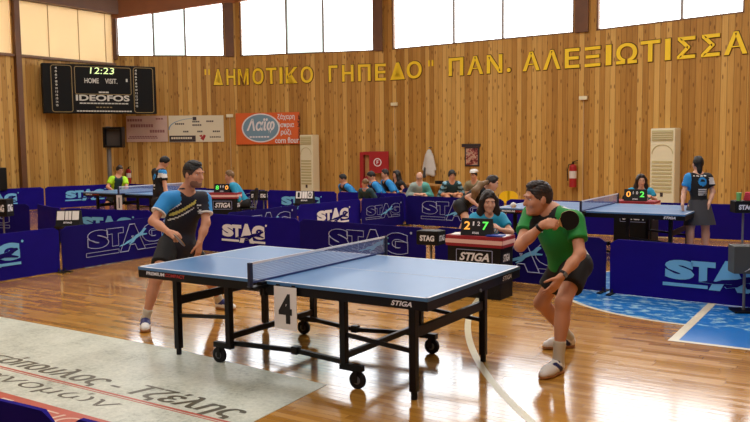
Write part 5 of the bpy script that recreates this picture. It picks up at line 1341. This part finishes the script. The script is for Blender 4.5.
# ---- standing and bending figures further back
# girl bending at the left end of the right table
J={}
J['hip_r']=at(460,206,13.2); J['hip_l']=at(461,206,13.42); J['neck']=at(484,189.5,13.2); J['head']=at(492,183.5,13.15)
J['face']=nrm(CR*.9-Z*.3-CF*.25); J['crown']=nrm(Z+CR*.4)
J['sho_r']=at(480,191,13.03); J['sho_l']=at(484,191,13.37)
J['elb_r']=at(467,197,12.95); J['wri_r']=at(480,207.5,12.85); J['elb_l']=at(474,200,13.4); J['wri_l']=at(487,205,13.3)
J['knee_r']=at(468,222,13.05); J['knee_l']=at(466,222,13.5)
for x,px_ in (('r',459),('l',457)):
    a=at(px_,246,13.15 if x=='r' else 13.6); J['ank_'+x]=V3(a[0],a[1],.085); J['toe_'+x]=J['ank_'+x]+CR*.15-Z*.05
for x in 'lr': J['hand_'+x]=(nrm(J['wri_'+x]-J['elb_'+x]),nrm(-Z+CF*.2),(.6,.7,.5),.5)
J['ground']=V3(*((J['hip_l']+J['hip_r'])/2)[:2],0)
person('girl with light brown ponytail in black kit bending at the right table',J,dict(shirt=[BLACKC],bottom='shorts',short_len=.5,hair_mat=HAIR_D,fem=True,head=1.1,sleeve=.35,skin=SKIN2),h=.018,s=.93)
# ponytail of the girl is lighter than her crown
pt=[o for o in bpy.data.objects if o.get('label','').startswith('girl with light brown ponytail')][0]; root=V3(*pt.location)
skin('ponytail',[grow([cone(at(487,182,13.1),at(481,184.5,13.0),.04,.045,.04),cone(at(481,184.5,13.0),at(475.5,191,12.93),.05,.06,.05),cone(at(475.5,191,12.93),at(473,202,12.93),.06,.025,.05)],.018)],[HAIR_L],pt,root)
# woman seen from behind at the right table
J={}
D=11.2
J['head']=at(698,164.5,D); J['face']=nrm(CF+CR*.05); J['neck']=at(698,174.5,D); J['sho_l']=at(688.5,178,D); J['sho_r']=at(708.5,178,D)
J['elb_l']=at(684,192,D); J['wri_l']=at(682.5,205,D-.15); J['elb_r']=at(713,192,D); J['wri_r']=at(709,204,D-.12)
J['hip_l']=at(693.5,207,D); J['hip_r']=at(704.5,207,D); J['knee_l']=at(690,233,D-.03); J['knee_r']=at(705.5,234,D-.03)
for x,px_ in (('l',689.5),('r',704)):
    a=atz(px_,263.6,0); J['ank_'+x]=V3(a[0],a[1],.080); J['toe_'+x]=J['ank_'+x]+CF*.15-Z*.05; J['hand_'+x]=(nrm(-Z+CR*(.15 if x=='l' else -.2)+CF*.2),nrm(CR if x=='l' else -CR),(.3,.4,.3),.3)
J['ground']=V3(*((J['hip_l']+J['hip_r'])/2)[:2],0)
def zone_back(P,c):
    sd,fw,up=c['A']; q=P-c['nk']; a,f_,b=q@sd,q@fw,q@up; z=np.zeros(len(P),int)
    z[(a<-.125)&(b>-.24)]=1; z[(a>.125)&(b>-.14)&(b<-.05)]=2
    r=np.hypot(a-.02,b+.105); z[(f_<0)&(r<.062)&((r>.034)|(b<-.11))]=1
    z[(f_<0)&(np.abs(a-.015)<.062)&(b<-.20)&(b>-.30)&((np.sin(b*230)>-.45))]=2
    z[(f_<0)&(np.abs(a-.05)<.02)&(b<-.265)&(b>-.29)]=0
    z[(f_<0)&(np.abs(b+.022)<.010)&(np.abs(a)<.10)&(np.sin(a*120)>-.4)]=2
    return z
BUN=[((0,-.06,.0),(0,-.085,-.10),.055,.035),((0,-.085,-.08),(0,-.07,-.19),.032,.018)]
person('person seen from behind in black jersey and charcoal skirt at the right table',J,dict(shirt=[BLACKC,SKYB,WHITEC],zone=zone_back,bottom='skirt',bottom_mat=GREYC,fem=True,hair_mat=HAIR_B,hair_extra=BUN,hem=.02,skin=SKIN2,sock_len=.06,head=1.03,build=1.06),h=.0125,s=.85)
# man in black at the far left table
J={}; D=15.6
J['head']=at(164,162.5,D); J['face']=nrm(CR*.75-Z*.6+CF*.2); J['crown']=nrm(Z*.8+CR*.6); J['neck']=at(160.5,169,D)
J['sho_l']=at(155,172,D+.17); J['sho_r']=at(163,172.5,D-.17); J['elb_r']=at(165,186,D-.22); J['wri_r']=at(167,198,D-.35); J['elb_l']=at(157,187,D+.25); J['wri_l']=at(163,198,D+.2)
J['hip_l']=at(157,202,D+.09); J['hip_r']=at(159,202,D-.09); J['knee_l']=at(157,218,D+.1); J['knee_r']=at(160,218,D-.1)
for x,px_ in (('l',156),('r',159)):
    a=at(px_,232,D+(.1 if x=='l' else -.1)); J['ank_'+x]=V3(a[0],a[1],.085); J['toe_'+x]=J['ank_'+x]+CR*.15-Z*.05; J['hand_'+x]=(nrm(J['wri_'+x]-J['elb_'+x]),nrm(CF if x=='r' else -CF),(.5,.6,.4),.4)
J['ground']=V3(*((J['hip_l']+J['hip_r'])/2)[:2],0)
def zone_man(P,c):
    sd,fw,up=c['A']; q=P-c['nk']; a,f_,b=q@sd,q@fw,q@up; z=np.zeros(len(P),int)
    z[(a>.12)&(b<-.09)&(b>-.17)]=1; z[(a>.12)&(b<-.02)&(b>-.09)]=2
    r=np.hypot(a,b+.16); z[(f_<0)&(r<.06)&(r>.03)]=2; z[(f_<0)&(np.abs(a)<.05)&(b<-.27)&(b>-.40)&(np.sin(b*90)>-.3)]=1
    return z
person('man in black jersey standing head bowed at the far left table',J,dict(shirt=[BLACKC,WHITEC,SKYB],zone=zone_man,bottom='trousers',hair_mat=HAIR_B),h=.019,s=.93)
# boy with lime sleeves behind the far left table
J={}; D=19.0
J['head']=at(119.5,170.5,D); J['face']=nrm(CR*.6-CF*.6-Z*.35); J['neck']=at(118,177,D); J['sho_r']=at(111.5,179,D-.1); J['sho_l']=at(125,179.5,D+.05)
J['elb_r']=at(107.5,187,D-.2); J['wri_r']=at(113,190.5,D-.4); J['elb_l']=at(127,188,D-.1); J['wri_l']=at(124,191,D-.3)
J['hip_r']=at(113,195,D+.1); J['hip_l']=at(120,195,D+.2); J['knee_r']=at(107,204,D-.05); J['knee_l']=at(122,205,D)
for x,px_ in (('r',108),('l',123)):
    a=at(px_,215.5,D+.05); J['ank_'+x]=V3(a[0],a[1],.085); J['toe_'+x]=J['ank_'+x]-CF*.12+CR*.08-Z*.05; J['hand_'+x]=(nrm(J['wri_'+x]-J['elb_'+x]),nrm(-Z),(.5,.6,.4),.4)
J['ground']=V3(*((J['hip_l']+J['hip_r'])/2)[:2],0)
def zone_lime(P,c):
    sd,fw,up=c['A']; q=P-c['nk']; a=q@sd; z=np.zeros(len(P),int); z[np.abs(a)>.09]=1; return z
person('boy in dark jersey with lime sleeves crouching behind the far left table',J,dict(shirt=[DKTEAL,LIME],zone=zone_lime,bottom='shorts',hair_mat=HAIR_D,head=1.05,short_len=.8),h=.02,s=.88)
